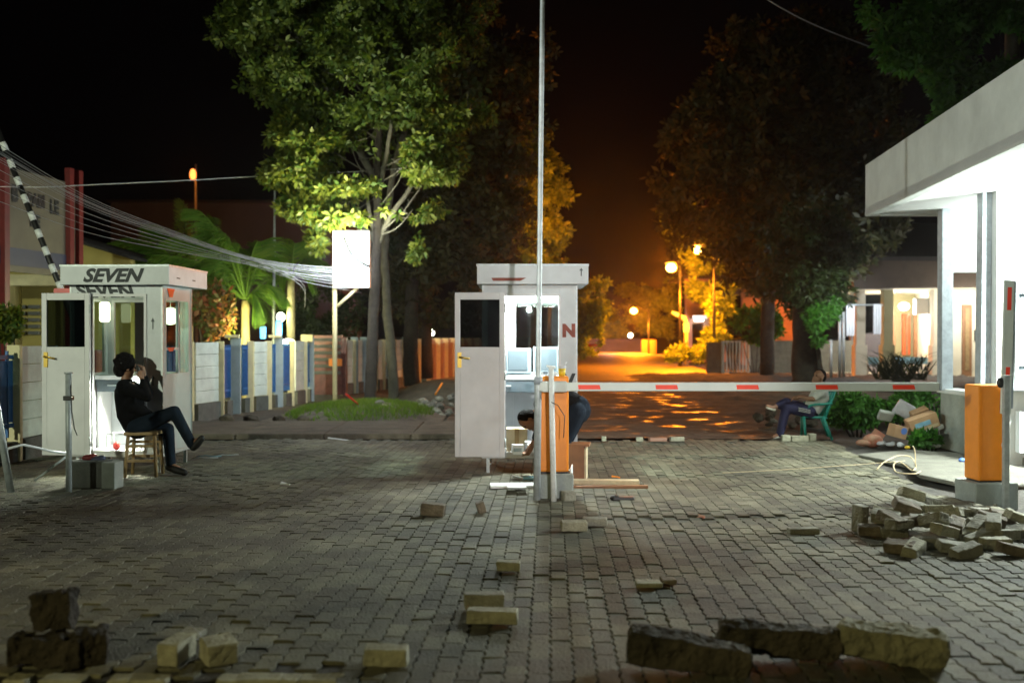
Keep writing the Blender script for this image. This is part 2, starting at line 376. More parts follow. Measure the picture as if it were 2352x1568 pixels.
_w = M['wetsoil'].node_tree; _n = _w.nodes.new('ShaderNodeTexNoise'); _n.inputs['Scale'].default_value = 1.5; _n.inputs['Detail'].default_value = 4
_c = _w.nodes.new('ShaderNodeTexCoord'); _w.links.new(_c.outputs['Object'], _n.inputs['Vector'])
_m = _w.nodes.new('ShaderNodeMapRange'); _m.inputs['From Min'].default_value = 0.36; _m.inputs['From Max'].default_value = 0.46; _m.inputs['To Min'].default_value = 0.30; _m.inputs['To Max'].default_value = 0.95
_w.links.new(_n.outputs['Fac'], _m.inputs['Value']); _w.links.new(_m.outputs['Result'], _w.nodes['Principled BSDF'].inputs['Roughness'])

_w = M['paver'].node_tree; _b = _w.nodes['Principled BSDF']; _src = _b.inputs['Base Color'].links[0].from_socket
_n = _w.nodes.new('ShaderNodeTexNoise'); _n.inputs['Scale'].default_value = 0.55; _n.inputs['Detail'].default_value = 7; _n.inputs['Roughness'].default_value = .7
_c = _w.nodes.new('ShaderNodeTexCoord'); _w.links.new(_c.outputs['Object'], _n.inputs['Vector'])
_m = _w.nodes.new('ShaderNodeMapRange'); _m.inputs['From Min'].default_value = 0.35; _m.inputs['From Max'].default_value = 0.62; _m.inputs['To Min'].default_value = 0.45; _m.inputs['To Max'].default_value = 1.15
_w.links.new(_n.outputs['Fac'], _m.inputs['Value']); _x = _w.nodes.new('ShaderNodeVectorMath'); _x.operation = 'SCALE'
_w.links.new(_src, _x.inputs[0]); _w.links.new(_m.outputs['Result'], _x.inputs['Scale']); _w.links.new(_x.outputs['Vector'], _b.inputs['Base Color'])
# ================================================================== THE SETTING
def sheet(name, pts, z, m, sub=None):
    me = bpy.data.meshes.new(name); me.from_pydata([(x, y, z) for x, y in pts], [], [tuple(range(len(pts)))]); me.materials.append(M[m])
    o = bpy.data.objects.new(name, me); C.objects.link(o); return struct(o)
def noise2(x, y, s=0.0):
    return (math.sin(x * 1.7 + s) * math.cos(y * 1.3 + s * 2) + 0.6 * math.sin(x * 3.9 + y * 2.7 + s) + 0.4 * math.sin(x * 8.1 - y * 6.3 + s * 3) + 0.25 * math.sin(x * 17 + y * 13)) / 2.2
def terrain(name, x0, x1, y0, y1, nx, ny, zf, m, kind='structure'):
    vs = []; fs = []
    for j in range(ny + 1):
        for i in range(nx + 1):
            x = x0 + (x1 - x0) * i / nx; y = y0 + (y1 - y0) * j / ny; vs.append((x, y, zf(x, y)))
    for j in range(ny):
        for i in range(nx):
            a = j * (nx + 1) + i; fs.append((a, a + 1, a + nx + 2, a + nx + 1))
    me = bpy.data.meshes.new(name); me.from_pydata(vs, [], fs); me.materials.append(M[m])
    for p in me.polygons: p.use_smooth = True
    o = bpy.data.objects.new(name, me); C.objects.link(o); o['kind'] = kind; return o
def smooth(a, b, t): t = max(0, min(1, (t - a) / (b - a))); return t * t * (3 - 2 * t)
sheet('ground', [(-600, -60), (600, -60), (600, 900), (-600, 900)], -0.16, 'soil')
# churned soil of the yard around the paving
def soilz(x, y):
    z = -0.055 + 0.022 * noise2(x, y)
    z -= 0.07 * math.exp(-(((x - 4.9) / 0.75) ** 2 + ((y - 8.9) / 0.55) ** 2))
    z -= 0.06 * math.exp(-(((x - 4.6) / 0.35) ** 2 + ((y - 10.6) / 1.2) ** 2))
    z -= 0.10 * math.exp(-(((x + 4.6) / 1.6) ** 2 + ((y - 18.6) / 0.9) ** 2))
    z += 0.16 * smooth(3.6, 5.5, x) * smooth(15.2, 18, y) * (1 + 0.5 * noise2(x * 2, y * 2))
    z = min(z, -0.03) if y < 14.9 and x < 4.6 else z
    return z
terrain('yard_soil', -16, 16, 2.5, 38, 160, 180, soilz, 'soil')
sheet('road', [(-2.4, 34), (7.3, 34), (8.6, 44), (11.4, 79), (12.6, 118), (-16, 118), (-3.2, 40)], 0.0, 'asphalt')
terrain('dirt_lane', -1.2, 4.9, 15.0, 26, 60, 80, lambda x, y: .018 * noise2(x * .7, y * .7) + .0025 * noise2(x * 4, y * 4) - .005, 'wetsoil')
terrain('dirt_lane', -2.2, 7.2, 26, 34.2, 60, 50, lambda x, y: .018 * noise2(x * .7, y * .7) + .0025 * noise2(x * 4, y * 4) - .005, 'wetsoil')
# interlocking concrete pavers, each one a stone of its own in one sheet
def pave_right(y):
    if y > 9.85: return 4.15 + (y - 9.85) * 0.105
    if y > 8.5: return 4.15 + (9.85 - y) * 0.32
    return 9.0
def dip(x, y):
    z = 0.010 * math.sin(x * 0.9 + 0.6) * math.sin(y * 0.8) + 0.006 * math.sin(x * 2.3 + y * 1.9)
    z -= 0.022 * math.exp(-((y - 8.35 - 0.04 * x) / 0.16) ** 2) * smooth(0.4, 1.1, x)
    z -= 0.020 * math.exp(-((y - 12.7 + 0.02 * x) / 0.22) ** 2) * smooth(0.3, 1.2, x)
    z -= 0.012 * math.exp(-((y - 10.9) / 0.2) ** 2) * smooth(1.2, 2, x)
    return z - 0.004
vs = []; fs = []; prng = random.Random(3)
PW, PL = 0.1075, 0.2125; ang = R(-2.2); ca, sa = math.cos(ang), math.sin(ang)
for ci in range(-130, 90):
    for ri in range(10, 76):
        u0 = ci * PW; v0 = ri * PL + (PL / 2 if ci % 2 else 0)
        cu, cv = u0 + PW / 2, v0 + PL / 2
        X = cu * ca - cv * sa; Y = cu * sa + cv * ca
        if Y > 14.82 or abs(X) > 0.56 * Y + 1.2: continue
        if X > pave_right(Y): continue
        if Y < (4.62 if X < -0.75 else 3.6): continue
        if X > -0.3 and 14.4 < Y: 
            if prng.random() < 0.15: continue
        tz = dip(X, Y) + prng.gauss(0, 0.0022); tx, ty = prng.gauss(0, 0.018), prng.gauss(0, 0.012)
        g = 0.0022; a = 0.007
        def wv(v): 
            k = round((v - (0 if True else 0)) / (PL / 4)); return a if k % 2 else -a
        ol = []
        vv = [v0 + g, v0 + PL / 4, v0 + PL / 2, v0 + 3 * PL / 4, v0 + PL - g]
        for v in vv: ol.append((u0 + PW - g + wv(v), v))
        for v in reversed(vv): ol.append((u0 + g + wv(v), v))
        b = len(vs); n = len(ol)
        for ring, (ins, dz) in enumerate(((0.0045, 0.0), (0.0, -0.005), (0.0, -0.06))):
            for (u, v) in ol:
                uu = u + (ins if u < cu else -ins); v2 = v + (ins if v < cv else -ins) * (1 if v in (vv[0], vv[-1]) else 0)
                x = uu * ca - v2 * sa; y = uu * sa + v2 * ca
                vs.append((x, y, tz + dz + tx * (uu - cu) + ty * (v2 - cv)))
        fs.append(tuple(b + i for i in range(n)))
        for r_ in range(2):
            for i in range(n):
                j = (i + 1) % n
                fs.append((b + r_ * n + i, b + (r_ + 1) * n + i, b + (r_ + 1) * n + j, b + r_ * n + j))
me = bpy.data.meshes.new('paving'); me.from_pydata(vs, [], fs); me.materials.append(M['paver'])
o = bpy.data.objects.new('paving', me); C.objects.link(o); struct(o)
terrain('paving_bed', -9, 4.3, 4.5, 14.8, 60, 60, lambda x, y: dip(x, y) - 0.012 + 0.001 * noise2(x * 9, y * 9), 'soil')
terrain('paving_bed', -0.75, 8.5, 3.5, 8.4, 60, 40, lambda x, y: dip(x, y) - 0.0125, 'soil')
# footpath strip with its kerb beyond the paving, on the left
mb = MB()
for i in range(7):
    x0 = -9.5 + i * 1.33
    mb.box((x0 + 0.66, 16.15 + 0.02 * (i % 3), 0.02), (1.322, 2.3, 0.09), rot=(0, 0, R(rnd.uniform(-.4, .4))))
o = mb.build('footpath', 'soil2', bevel=0.02); struct(o)
# broken concrete slab at the foot of the guard house
pts = [(fx(1955, 13.2), 13.0), (fx(2100, 13.3), 13.5), (5.9, 13.2), (6.0, 11.6), (5.6, 10.4), (4.75, 10.3), (4.55, 11.1), (4.75, 12.0)]
o = MB().prism([(x, y, -0.05) for x, y in pts], (0, 0, 0.052)).build('concrete_slab', 'concrete', bevel=0.02); struct(o)
pts = [(6.25, 9.3), (9.5, 8.6), (9.5, 12.0), (6.25, 12.2)]
o = MB().prism([(x, y, -0.05) for x, y in pts], (0, 0, 0.11)).build('concrete_slab', 'concrete', bevel=0.02); struct(o)

# ================================================================== GUARD HOUSE on the right
gh = thing('guard_house', 'white guard house with a thick sloping flat canopy, lit from below, at the right edge', 'guard house', (6.0, 13.0, 0))
def gl(x, y, z): return (x - 6.0, y - 13.0, z)
Xf = lambda y: 5.21 - (14.7 - y) * 0.1        # canopy edge line
# canopy slab: near end runs past the camera side
mb = MB()
p = [(Xf(4.5), 4.5), (12.5, 4.5), (12.5, 14.7), (Xf(14.7), 14.7)]
mb.prism([gl(x, y, 3.32) for x, y in p], (0, 0, 0.10))
mb.build('canopy_soffit', 'wallwhite', gh)
mb = MB()
q = [(Xf(4.5) - .0, 4.5), (Xf(4.5) + .14, 4.5), (Xf(14.7) + .14, 14.56), (12.5, 14.56), (12.5, 14.7), (Xf(14.7), 14.7)]
mb.prism([gl(x, y, 3.30) for x, y in q], (0, 0, 0.76))
mb.build('canopy_fascia', 'fascia', gh, bevel=0.012)
mb = MB(); mb.prism([gl(x, y, 3.95) for x, y in [(Xf(4.5) + .14, 4.5), (12.5, 4.5), (12.5, 14.56), (Xf(14.7) + .14, 14.56)]], (0, 0, 0.04)); mb.build('canopy_top', 'concrete', gh)
# two steel posts
mb = MB(); mb.box(gl(6.09, 14.0, 2.05), (0.16, 0.16, 2.54)); mb.build('post', 'greypaint', gh, bevel=0.008)
mb = MB(); mb.box(gl(5.88, 12.42, 2.05), (0.12, 0.16, 2.54), rot=(0, R(0.6), 0)); mb.build('post', 'greypaint', gh, bevel=0.008)
# low side wall with sill
mb = MB(); mb.bx(0.09, 0.28, -0.72, 1.15, -0.05, 0.74); mb.build('side_wall', 'oldwall', gh, bevel=0.01)
mb = MB(); mb.bx(0.05, 0.36, -0.76, 1.19, 0.74, 0.80); mb.build('window_sill', 'wallwhite', gh, bevel=0.01)
# upper band over the side opening, and far wall with a wide opening towards the neighbour's house
mb = MB(); wall_grid(mb, 'x', 0.16, 6.5, -0.05, 3.32, [(0.16, 2.3, 0.78, 2.44)], 1.05, 1.19); mb.build('rear_wall', 'wallwhite', gh)
# front wall with a metal door
x0 = fx(2282, 12.3) - 6.0
mb = MB(); dx0 = fx(2324, 12.3) - 6.0
wall_grid(mb, 'x', x0, 6.5, -0.05, 3.32, [(dx0, dx0 + 0.95, fz(884, 12.3), fz(668, 12.3))], -0.78, -0.62); mb.build('front_wall', 'wallwhite', gh)
mb = MB(); mb.bx(dx0 + 0.03, dx0 + 0.92, -0.72, -0.68, fz(884, 12.3) + .03, fz(668, 12.3) - .03); wf = mb.build('window_shutter', 'doorgrey', gh)
mb = MB(); mb.box((dx0 + .12, -0.74, fz(828, 12.3)), (0.12, 0.03, 0.14)); mb.build('lock', 'steel', wf, bevel=.01)
mb = MB(); frame_rect(mb, 'x', dx0, dx0 + .95, fz(884, 12.3), fz(668, 12.3), -0.80, -0.66, 0.035); mb.build('window_frame', 'greypaint', gh)
mb = MB(); mb.bx(dx0 - .2, dx0 + 1.2, -1.02, -0.78, fz(894, 12.2), fz(884, 12.2)); mb.build('ledge', 'greypaint', gh)
mb = MB(); mb.bx(dx0 + .0, dx0 + .4, -0.9, -0.795, fz(1040, 12.1), fz(945, 12.1)); mb.build('notice_panel', 'paper', gh)
mb = MB(); mb.tube([gl(6.2, 11.2, 3.27), gl(7.6, 11.2, 3.27)], 0.018); mb.build('lamp_tube', 'tube', gh)

# ================================================================== VERANDA HOUSE behind it
D0 = 36.0
vh = thing('veranda_house', 'cream house with a lit columned veranda under a dark brown roof, behind the rubbish heap', 'house', (fx(2100, D0), D0, 0))
ox = vh.location.x
def vx(x, d=D0): return fx(x, d) - ox
mb = MB(); mb.prism([(vx(1948), -0.6, fz(665, D0)), (vx(2420), -0.6, fz(658, D0)), (vx(2420), -0.6, fz(606, D0)), (vx(1948), -0.6, fz(600, D0))], (0, 0.5, 0)); mb.build('roof_fascia', 'rooft', vh)
mb = MB(); mb.prism([(vx(1940), -0.7, fz(602, D0)), (vx(2450), -0.7, fz(602, D0)), (vx(2450), 6, fz(480, D0) ), (vx(2060), 6, fz(480, D0))], (0, 0, .15)); mb.build('roof', 'roofdark', vh)
mb = MB(); mb.bx(vx(1960), vx(2420), -0.1, 4.4, fz(665, D0), fz(665, D0) + .1); mb.build('ceiling', 'veranda', vh)
for xa, xb, m_ in ((1967, 1988, 'veranda'), (2030, 2052, 'olive'), (2144, 2160, 'veranda')):
    mb = MB(); mb.bx(vx(xa), vx(xb), 0, 0.32, 0, fz(665, D0)); mb.bx(vx(xa - 3), vx(xb + 3), -0.05, 0.37, 0, fz(792, D0)); mb.build('column', m_, vh, bevel=.01)
mb = MB(); mb.bx(vx(1955), vx(2420), -0.6, 4.5, -0.06, 0.08); mb.build('veranda_floor', 'veranda', vh)
mb = MB(); mb.bx(vx(2052, 40), vx(2132, 40), 4.0, 4.2, 0, fz(665, D0)); mb.build('back_wall', 'olive', vh)
mb = MB(); mb.prism([(vx(2124, 39), 3.9, 0.05), (vx(2160), 0.4, 0.05), (vx(2160), 0.4, fz(664, D0)), (vx(2124, 39), 3.9, fz(664, D0))], (0.15, 0.15, 0)); mb.build('inner_wall', 'veranda', vh)
mb = MB(); mb.bx(vx(2162), vx(2420), -0.1, 0.2, 0, fz(664, D0)); mb.build('front_wall', 'veranda', vh)
mb = MB(); mb.bx(vx(2206), vx(2228), -0.16, -0.1, fz(865, D0), fz(700, D0), ); d_ = mb.build('window', 'brownwood', vh)
mb = MB(); mb.bx(vx(2212), vx(2221), -0.19, -0.16, fz(850, D0), fz(708, D0)); mb.build('pane', 'wood', d_)
mb = MB(); mb.bx(vx(2234), vx(2239), -0.2, -0.1, fz(782, D0), fz(758, D0)); mb.build('meter_box', 'darkgrey', vh)
mb = MB(); mb.bx(vx(2082, 39.5), vx(2099, 39.5), 3.85, 3.98, fz(815, 39.5), fz(720, 39.5)); dd = mb.build('door', 'door_orange', vh)
mb = MB(); mb.bx(vx(2088, 39.5), vx(2093, 39.5), 3.8, 3.85, fz(815, 39.5), fz(722, 39.5)); mb.build('door_panel', 'brownwood', dd)
for xa, xb in ((2058, 2068), (2112, 2125)):
    mb = MB(); mb.bx(vx(xa, 39), vx(xb, 39), 3.5, 3.62, fz(820, 39), fz(722, 39)); mb.build('window', 'brownwood', vh)
mb = MB(); mb.box((vx(2116, 37.5), 1.5, fz(703, 37.5)), (.5, .3, .62)); ac = mb.build('air_conditioner', 'paper', None, loc=(ox, D0, 0), bevel=.04)
tag(ac, 'white air conditioner box hanging above the veranda near its right column', 'air conditioner')
mb = MB()
for i in range(16):
    mb.tube([(vx(1993 + i * 9.8, 36.6), 0.6, 0.08), (vx(1993 + i * 9.8, 36.6), 0.6, fz(826, 36.6))], 0.022, 6)
mb.tube([(vx(1993, 36.6), 0.6, fz(845, 36.6)), (vx(2142, 36.6), 0.6, fz(845, 36.6))], .03, 6)
vf = thing('picket_rail', 'low white picket rail with a light blue upper band on the veranda', 'railing', (ox, D0, 0))
mb.build('pickets', 'cloth', vf)
mb = MB(); mb.bx(vx(1993, 36.6), vx(2142, 36.6), .57, .63, fz(836, 36.6), fz(820, 36.6)); mb.build('upper_band', 'cyan', vf)
mb = MB(); mb.ball((vx(2076, 38), 2.0, fz(703, 38)), (.22, .2, .16)); lm = mb.build('veranda_lamp', 'globe', None, loc=(ox, D0, 0)); tag(lm, 'yellow wire basket lamp hanging inside the veranda', 'lamp')
light('veranda_light', 'POINT', (ox + vx(2076, 38), D0 + 1.9, 2.35), 420, (1.0, 0.93, 0.78), .1)
light('side_wall_light', 'POINT', (ox + vx(2215), D0 - 1.6, 2.5), 260, (1.0, 0.95, 0.80), .1)
# washing and posts beside the house
cl = thing('clothes_rack', 'two white cloths hanging on a bare metal frame left of the veranda', 'clothes rack', (fx(1990, 34), 34, 0))
for i, (xa, xb, ya, yb) in enumerate(((1944, 1963, 702, 770), (2006, 2024, 698, 766))):
    mb = MB(); k = 6
    for j in range(k):
        a0 = fx(xa + (xb - xa) * j / k, 34) - cl.location.x; a1 = fx(xa + (xb - xa) * (j + 1) / k, 34) - cl.location.x
        mb.prism([(a0, .05 * (j % 2), fz(yb + j % 2 * 2, 34)), (a1, .05 * ((j + 1) % 2), fz(yb + (j + 1) % 2 * 2, 34)), (a1, .05 * ((j + 1) % 2), fz(ya, 34)), (a0, .05 * (j % 2), fz(ya, 34))], (0, .02, 0))
    mb.build('cloth', 'cloth', cl)
mb = MB()
for x_, t_, b_ in ((1911, 780, 868), (1931, 718, 850), (1940, 716, 850)):
    mb.tube([(fx(x_, 34) - cl.location.x, .1, 0), (fx(x_, 34) - cl.location.x, .1, fz(t_, 34))], .05, 8)
mb.tube([(fx(1928, 34) - cl.location.x, .1, fz(700, 34)), (fx(2030, 34) - cl.location.x, .1, fz(700, 34))], .03, 6)
mb.build('frame', 'steel', cl)
light('washing_light', 'POINT', (fx(1975, 32), 32.4, 3.0), 200, (0.9, 0.96, 1), .1)
# grey compound wall far right of the road, with a metal gate
cw = thing('compound_wall', 'stained dark grey compound wall behind the sleeping man, right of the road', 'wall', (fx(1750, 40), 40, 0))
mb = MB(); mb.bx(fx(1720, 40) - cw.location.x, fx(1960, 40) - cw.location.x, 0, .25, 0, fz(782, 40)); mb.build('wall', 'darkgrey', cw)
mb = MB(); mb.bx(fx(1625, 40) - cw.location.x, fx(1662, 40) - cw.location.x, 0, .25, 0, fz(786, 40)); mb.build('wall', 'darkgrey', cw)
mb = MB(); mb.bx(fx(1960, 40) - cw.location.x, fx(2062, 40) - cw.location.x, .3, .5, 0, fz(765, 40)); mb.build('wall', 'darkwall', cw)
gt = thing('steel_gate', 'pale rusty steel gate of upright bars in the grey compound wall', 'gate', (fx(1690, 39.8), 39.8, 0))
mb = MB()
for i in range(9): mb.bx(-.52 + i * .13, -.45 + i * .13, 0, .04, .1, 1.28)
mb.build('bars', 'bluegrey', gt)
mb = MB(); frame_rect(mb, 'x', -.56, .58, .04, 1.33, .05, .1, .06); mb.build('gate_frame', 'steel', gt)

# ================================================================== far street
fw = MB(); fw.bx(fx(1325, 97), fx(1474, 97), 0, .3, -.2, fz(778, 97)); o = fw.build('painted_wall', 'purple', None, loc=(0, 97, 0)); tag(o, 'long low purple painted wall across the far end of the road', 'wall')
fw = MB(); fw.bx(fx(1474, 90), fx(1508, 90), 0, .3, -.2, fz(780, 90)); o = fw.build('low_wall', 'brownwood', None, loc=(0, 90, 0)); tag(o, 'short brown wall at the right end of the purple wall', 'wall')
hb = thing('street_house', 'two storey terracotta house beside the orange street lamp', 'house', (fx(1620, 58), 58, 0))
bx0 = hb.location.x
mb = MB(); wall_grid(mb, 'x', fx(1574, 58) - bx0, fx(1668, 58) - bx0, 0, fz(640, 58), [(fx(1594, 58) - bx0, fx(1612, 58) - bx0, fz(696, 58), fz(668, 58)), (fx(1590, 58) - bx0, fx(1615, 58) - bx0, 0.1, fz(742, 58))], 0, .3); mb.build('wall', 'pink', hb)
mb = MB(); mb.bx(fx(1594, 58) - bx0, fx(1612, 58) - bx0, .1, .2, fz(696, 58), fz(668, 58)); mb.build('window', 'navyband', hb)
mb = MB(); mb.bx(fx(1568, 58) - bx0, fx(1674, 58) - bx0, -.3, 5, fz(640, 58), fz(632, 58)); mb.build('roof', 'rooft', hb)
mb = MB(); mb.bx(fx(1584, 58) - bx0, fx(1618, 58) - bx0, -.9, 0, fz(733, 58), fz(725, 58)); mb.build('awning', 'cloth', hb)
mb = MB(); mb.bx(fx(1592, 58) - bx0, fx(1612, 58) - bx0, -.45, -.35, fz(733, 58) - .1, fz(733, 58) - .04); mb.build('lamp_tube', 'whitelamp', hb)
light('awning_light', 'POINT', (fx(1602, 56.5), 56.5, 2.1), 60, (0.9, 0.95, 1), .1)
hb2 = thing('street_house', 'low terracotta house half hidden by trees above the grey wall', 'house', (fx(1760, 52), 52, 0))
bx2 = hb2.location.x
mb = MB(); wall_grid(mb, 'x', fx(1705, 52) - bx2, fx(1822, 52) - bx2, 0, fz(672, 52), [(fx(1752, 52) - bx2, fx(1775, 52) - bx2, fz(760, 52), fz(735, 52))], 0, .3); mb.build('wall', 'pink', hb2)
mb = MB(); mb.bx(fx(1700, 52) - bx2, fx(1828, 52) - bx2, -.5, 4, fz(672, 52), fz(660, 52)); mb.build('roof', 'rooft', hb2)
light('house_lamp', 'POINT', (fx(1745, 47), 47, 4.2), 90, (1, .45, .15), .1)
sp = thing('gate_post', 'curved white gate post with a bright yellow green band beside the street house', 'post', (fx(1576, 52), 52, 0))
mb = MB(); mb.tube([(0, 0, 0), (0, 0, fz(742, 52)), (-.1, 0, fz(730, 52)), (-.5, 0, fz(722, 52)), (-.75, 0, fz(717, 52))], [.13, .13, .14, .12, .06]); mb.build('pole', 'cloth', sp)
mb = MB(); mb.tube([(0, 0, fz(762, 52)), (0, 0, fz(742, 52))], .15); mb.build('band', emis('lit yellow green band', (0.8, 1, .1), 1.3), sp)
def street_lamp(label, xp, yp, d, basex=None, power=1500, arm=0.6, size=.17):
    p_ = at(xp, yp, d); bx_ = fx(basex or xp, d)
    t = thing('street_lamp', label, 'street lamp', (bx_, d, 0), 0, 'sodium street lamps')
    h_ = p_.z
    mb = MB(); mb.tube([(0, 0, -.1), (0, 0, h_ * .5), (0, 0, h_ + .1)], [.09, .07, .05]); mb.build('pole', 'black', t)
    mb = MB(); dx = p_.x - bx_; mb.tube([(0, 0, h_ - .1), (dx * .5, -.05, h_ + .18), (dx * .9, -.1, h_ + .14)], .035); mb.build('arm', 'black', t)
    mb = MB(); mb.ball((dx, 0.0, h_ + .16), (.30, .20, .08)); hd = mb.build('lamp_head', 'steel', t)
    mb = MB(); mb.ball((dx, -.2, h_ - .08), (size * 1.5, size * 1.3, size * 1.2)); mb.build('bulb', 'sodium', hd)
    light('street_light', 'SPOT', (p_.x, d - 1.4, h_ - .5), power * 1.7, SODIUM, .2, rot=(0, 0, 0), spot=162)
    light('street_spill_fill', 'POINT', (p_.x, d - 1.9, h_ - .3), power * .75, SODIUM, .2)  # added fill for leaves that the downward spot misses
street_lamp('nearest orange street lamp, brightest, over the middle of the far road', 1540, 612, 50, 1562, 4500)
street_lamp('upper orange street lamp seen through tree leaves beside the terracotta house', 1600, 572, 48, 1640, 2000, size=.13)
street_lamp('farthest orange street lamp, lowest of the three, in front of lit foliage', 1455, 712, 89, 1490, 9500, size=.2)
street_lamp('unseen orange lamp added behind the middle booth to light the far fence', 1235, 640, 33, 1262, 220, size=.15)  # unseen lamp, added to turn the far fence orange
o = MB().ball(at(1448, 770, 92), (.22, .2, .2)).build('wall_lamp', 'whitelamp'); tag(o, 'small cold white lamp above the end of the purple wall', 'lamp')
o = MB().ball(at(1625, 358, 120), (.22, .2, .2)).build('mast_light', 'redlamp'); tag(o, 'tiny red mast light high in the dark trees', 'lamp')
tv = thing('radio_mast', 'dark thin lattice mast carrying the red light behind the trees', 'mast', (fx(1625, 120), 120, 0))
mb = MB()
for dx, dy in ((-.3, -.3), (.3, -.3), (0, .3)): mb.tube([(dx, dy + .8, 0), (dx * .4, dy * .4 + .8, fz(362, 120))], .05, 5)
mb.build('mast_legs', 'darkred', tv)
light('wall_light', 'POINT', (fx(1400, 88), 88, 2.0), 160, (0.75, 0.8, 1.0), .2)
# a pair of motorbikes far away by the purple wall
def motorbike(label, xp, d):
    t = thing('motorbike', label, 'motorbike', (fx(xp, d), d, 0), R(70), 'motorbikes at the far wall')
    for y in (-.6, .6):
        mb = MB(); pts = [(.0, y + .27 * math.cos(a / 12 * 2 * math.pi), .3 + .27 * math.sin(a / 12 * 2 * math.pi)) for a in range(13)]; mb.tube(pts, .05, 6, caps=False); mb.build('wheel', 'black', t)
    mb = MB(); mb.ball((0, .05, .62), (.14, .42, .18)); mb.ball((0, -.4, .75), (.12, .35, .08)); mb.tube([(0, .6, .3), (0, .42, 1.0)], .05); mb.tube([(-.3, .42, 1.02), (.3, .42, 1.02)], .025); mb.build('body', 'redplastic', t)
    mb = MB(); mb.ball((0, .55, .86), .1); mb.build('headlight', 'sodium_dim', t)
motorbike('left one of two small motorbikes parked before the purple wall', 1340, 84)
motorbike('right one of two small motorbikes parked before the purple wall', 1352, 82)

# ================================================================== LEFT BACKGROUND: yellow building, billboard, warehouse
yb = thing('yellow_building', 'yellow plastered building with a cream beam behind the left booth', 'building', (-9.5, 22.5, 0))
mb = MB(); mb.prism([(fx(-120, 22.5) + 9.5, 0, 0), (fx(300, 22.5) + 9.5, 0, 0), (fx(300, 22.5) + 9.5, 0, fz(594, 22.5)), (fx(160, 22.5) + 9.5, 0, fz(552, 22.5)), (fx(-120, 22.5) + 9.5, 0, fz(470, 22.5))], (0, .25, 0)); mb.build('wall', 'yellow', yb)
mb = MB(); mb.prism([(fx(310, 22.5) + 9.5, -.2, fz(597, 22.5)), (fx(310, 22.5) + 9.5, -.2, fz(590, 22.5)), (fx(160, 22.5) + 9.5, -.2, fz(545, 22.5)), (fx(-120, 22.5) + 9.5, -.2, fz(463, 22.5)), (fx(-120, 22.5) + 9.5, -.2, fz(470, 22.5)), (fx(160, 22.5) + 9.5, -.2, fz(552, 22.5))], (0, 4, 0)); mb.build('roof', 'roofdark', yb)
mb = MB(); mb.bx(fx(-60, 20.5) + 9.5, fx(190, 20.5) + 9.5, -2.0, -1.6, fz(656, 20.5), fz(630, 20.5)); mb.build('beam', 'cream', yb, bevel=.01)
for xa in (28, 150): mb = MB(); mb.bx(fx(xa - 8, 20.5) + 9.5, fx(xa + 4, 20.5) + 9.5, -1.95, -1.65, 0, fz(656, 20.5)); mb.build('column', 'yellowdim', yb)
for xa, xb in ((30, 55), (62, 86)):
    mb = MB()
    for k in range(5): mb.bx(fx(xa, 22.3) + 9.5, fx(xb, 22.3) + 9.5, -.16, -.06, fz(708 + k * 15, 22.3), fz(700 + k * 15, 22.3))
    wn = mb.build('louvre_window', 'darkgrey', yb)
bb = thing('billboard', 'weathered grey billboard with dark lettering between red posts above the yellow building', 'billboard', (-8.97, 20.0, 0), 0)
# panel runs away from the camera: from distance 18 to 20
import math as _m
dirv = Vector((0.29, 2.0, 0)).normalized(); th = _m.atan2(dirv.y, dirv.x)
bb.rotation_euler = (0, 0, th)
mb = MB(); mb.bx(-2.9, -.05, -.04, .04, 2.72, 4.62); pn = mb.build('panel', 'board', bb)
mb = MB(); mb.bx(-2.9, -.05, -.055, -.04, 2.84, 3.16); mb.build('bottom_band', 'navyband', pn)
for t_, u_, z_, s_ in (('B', -1.75, 4.02, .42), ('PABI', -1.28, 4.0, .34), ('LE', -.58, 3.94, .36), ('DE', -1.2, 3.62, .30)):
    textmesh('lettering', t_, s_, 'black', pn, (u_, -.052, z_), (R(90), 0, 0), bold=.02, extrude=.002, sx=.8)
for u_ in (-2.0, .02, .34):
    mb = MB(); mb.bx(u_ - .07, u_ + .07, -.14, -.02, 0, 4.9 if u_ > 0 else 4.75); mb.build('post', 'redpost', bb)
mb = MB(); mb.bx(.07, .30, -.05, .0, 1.8, 4.6); mb.build('bracing', 'board', bb)
light('billboard_glow', 'POINT', (fx(60, 15.5), 15.6, 3.0), 5, SODIUM, .1)
wh = thing('warehouse', 'large dark flat roofed warehouse behind the palms', 'building', (fx(450, 60), 60, 0))
mb = MB(); mb.bx(fx(255, 60) - wh.location.x, fx(760, 60) - wh.location.x, 0, 12, 0, fz(466, 60)); mb.build('wall', 'darkwall', wh)
mb = MB(); mb.bx(fx(250, 60) - wh.location.x, fx(765, 60) - wh.location.x, -.4, 12.4, fz(466, 60), fz(461, 60)); mb.build('roof', 'roofdark', wh)
ms = thing('light_mast', 'slim mast with a small orange lamp above the warehouse roof', 'mast', (fx(450, 55), 55, 0))
mb = MB(); mb.tube([(0, 0, 0), (0, 0, fz(378, 55))], [.10, .05]); mb.build('pole', 'steel', ms)
mb = MB(); mb.ball((-.12, -.1, fz(402, 55)), (.18, .15, .32)); mb.build('lamp', 'sodium_dim', ms)
light('mast_glow', 'POINT', (fx(440, 54), 54, fz(410, 54)), 20, SODIUM, .1)
fp = thing('flagpole', 'thin bare grey pole standing behind the fence by the palm', 'pole', (fx(622, 24), 24.3, 0))
mb = MB(); mb.tube([(0, 0, 0), (0, 0, 2.2), (.03, 0, fz(425, 24))], [.045, .04, .02]); mb.build('pole', 'steel', fp)
mb = MB(); mb.ball((.03, 0, fz(424, 24)), .04); mb.build('finial', 'steel', fp)

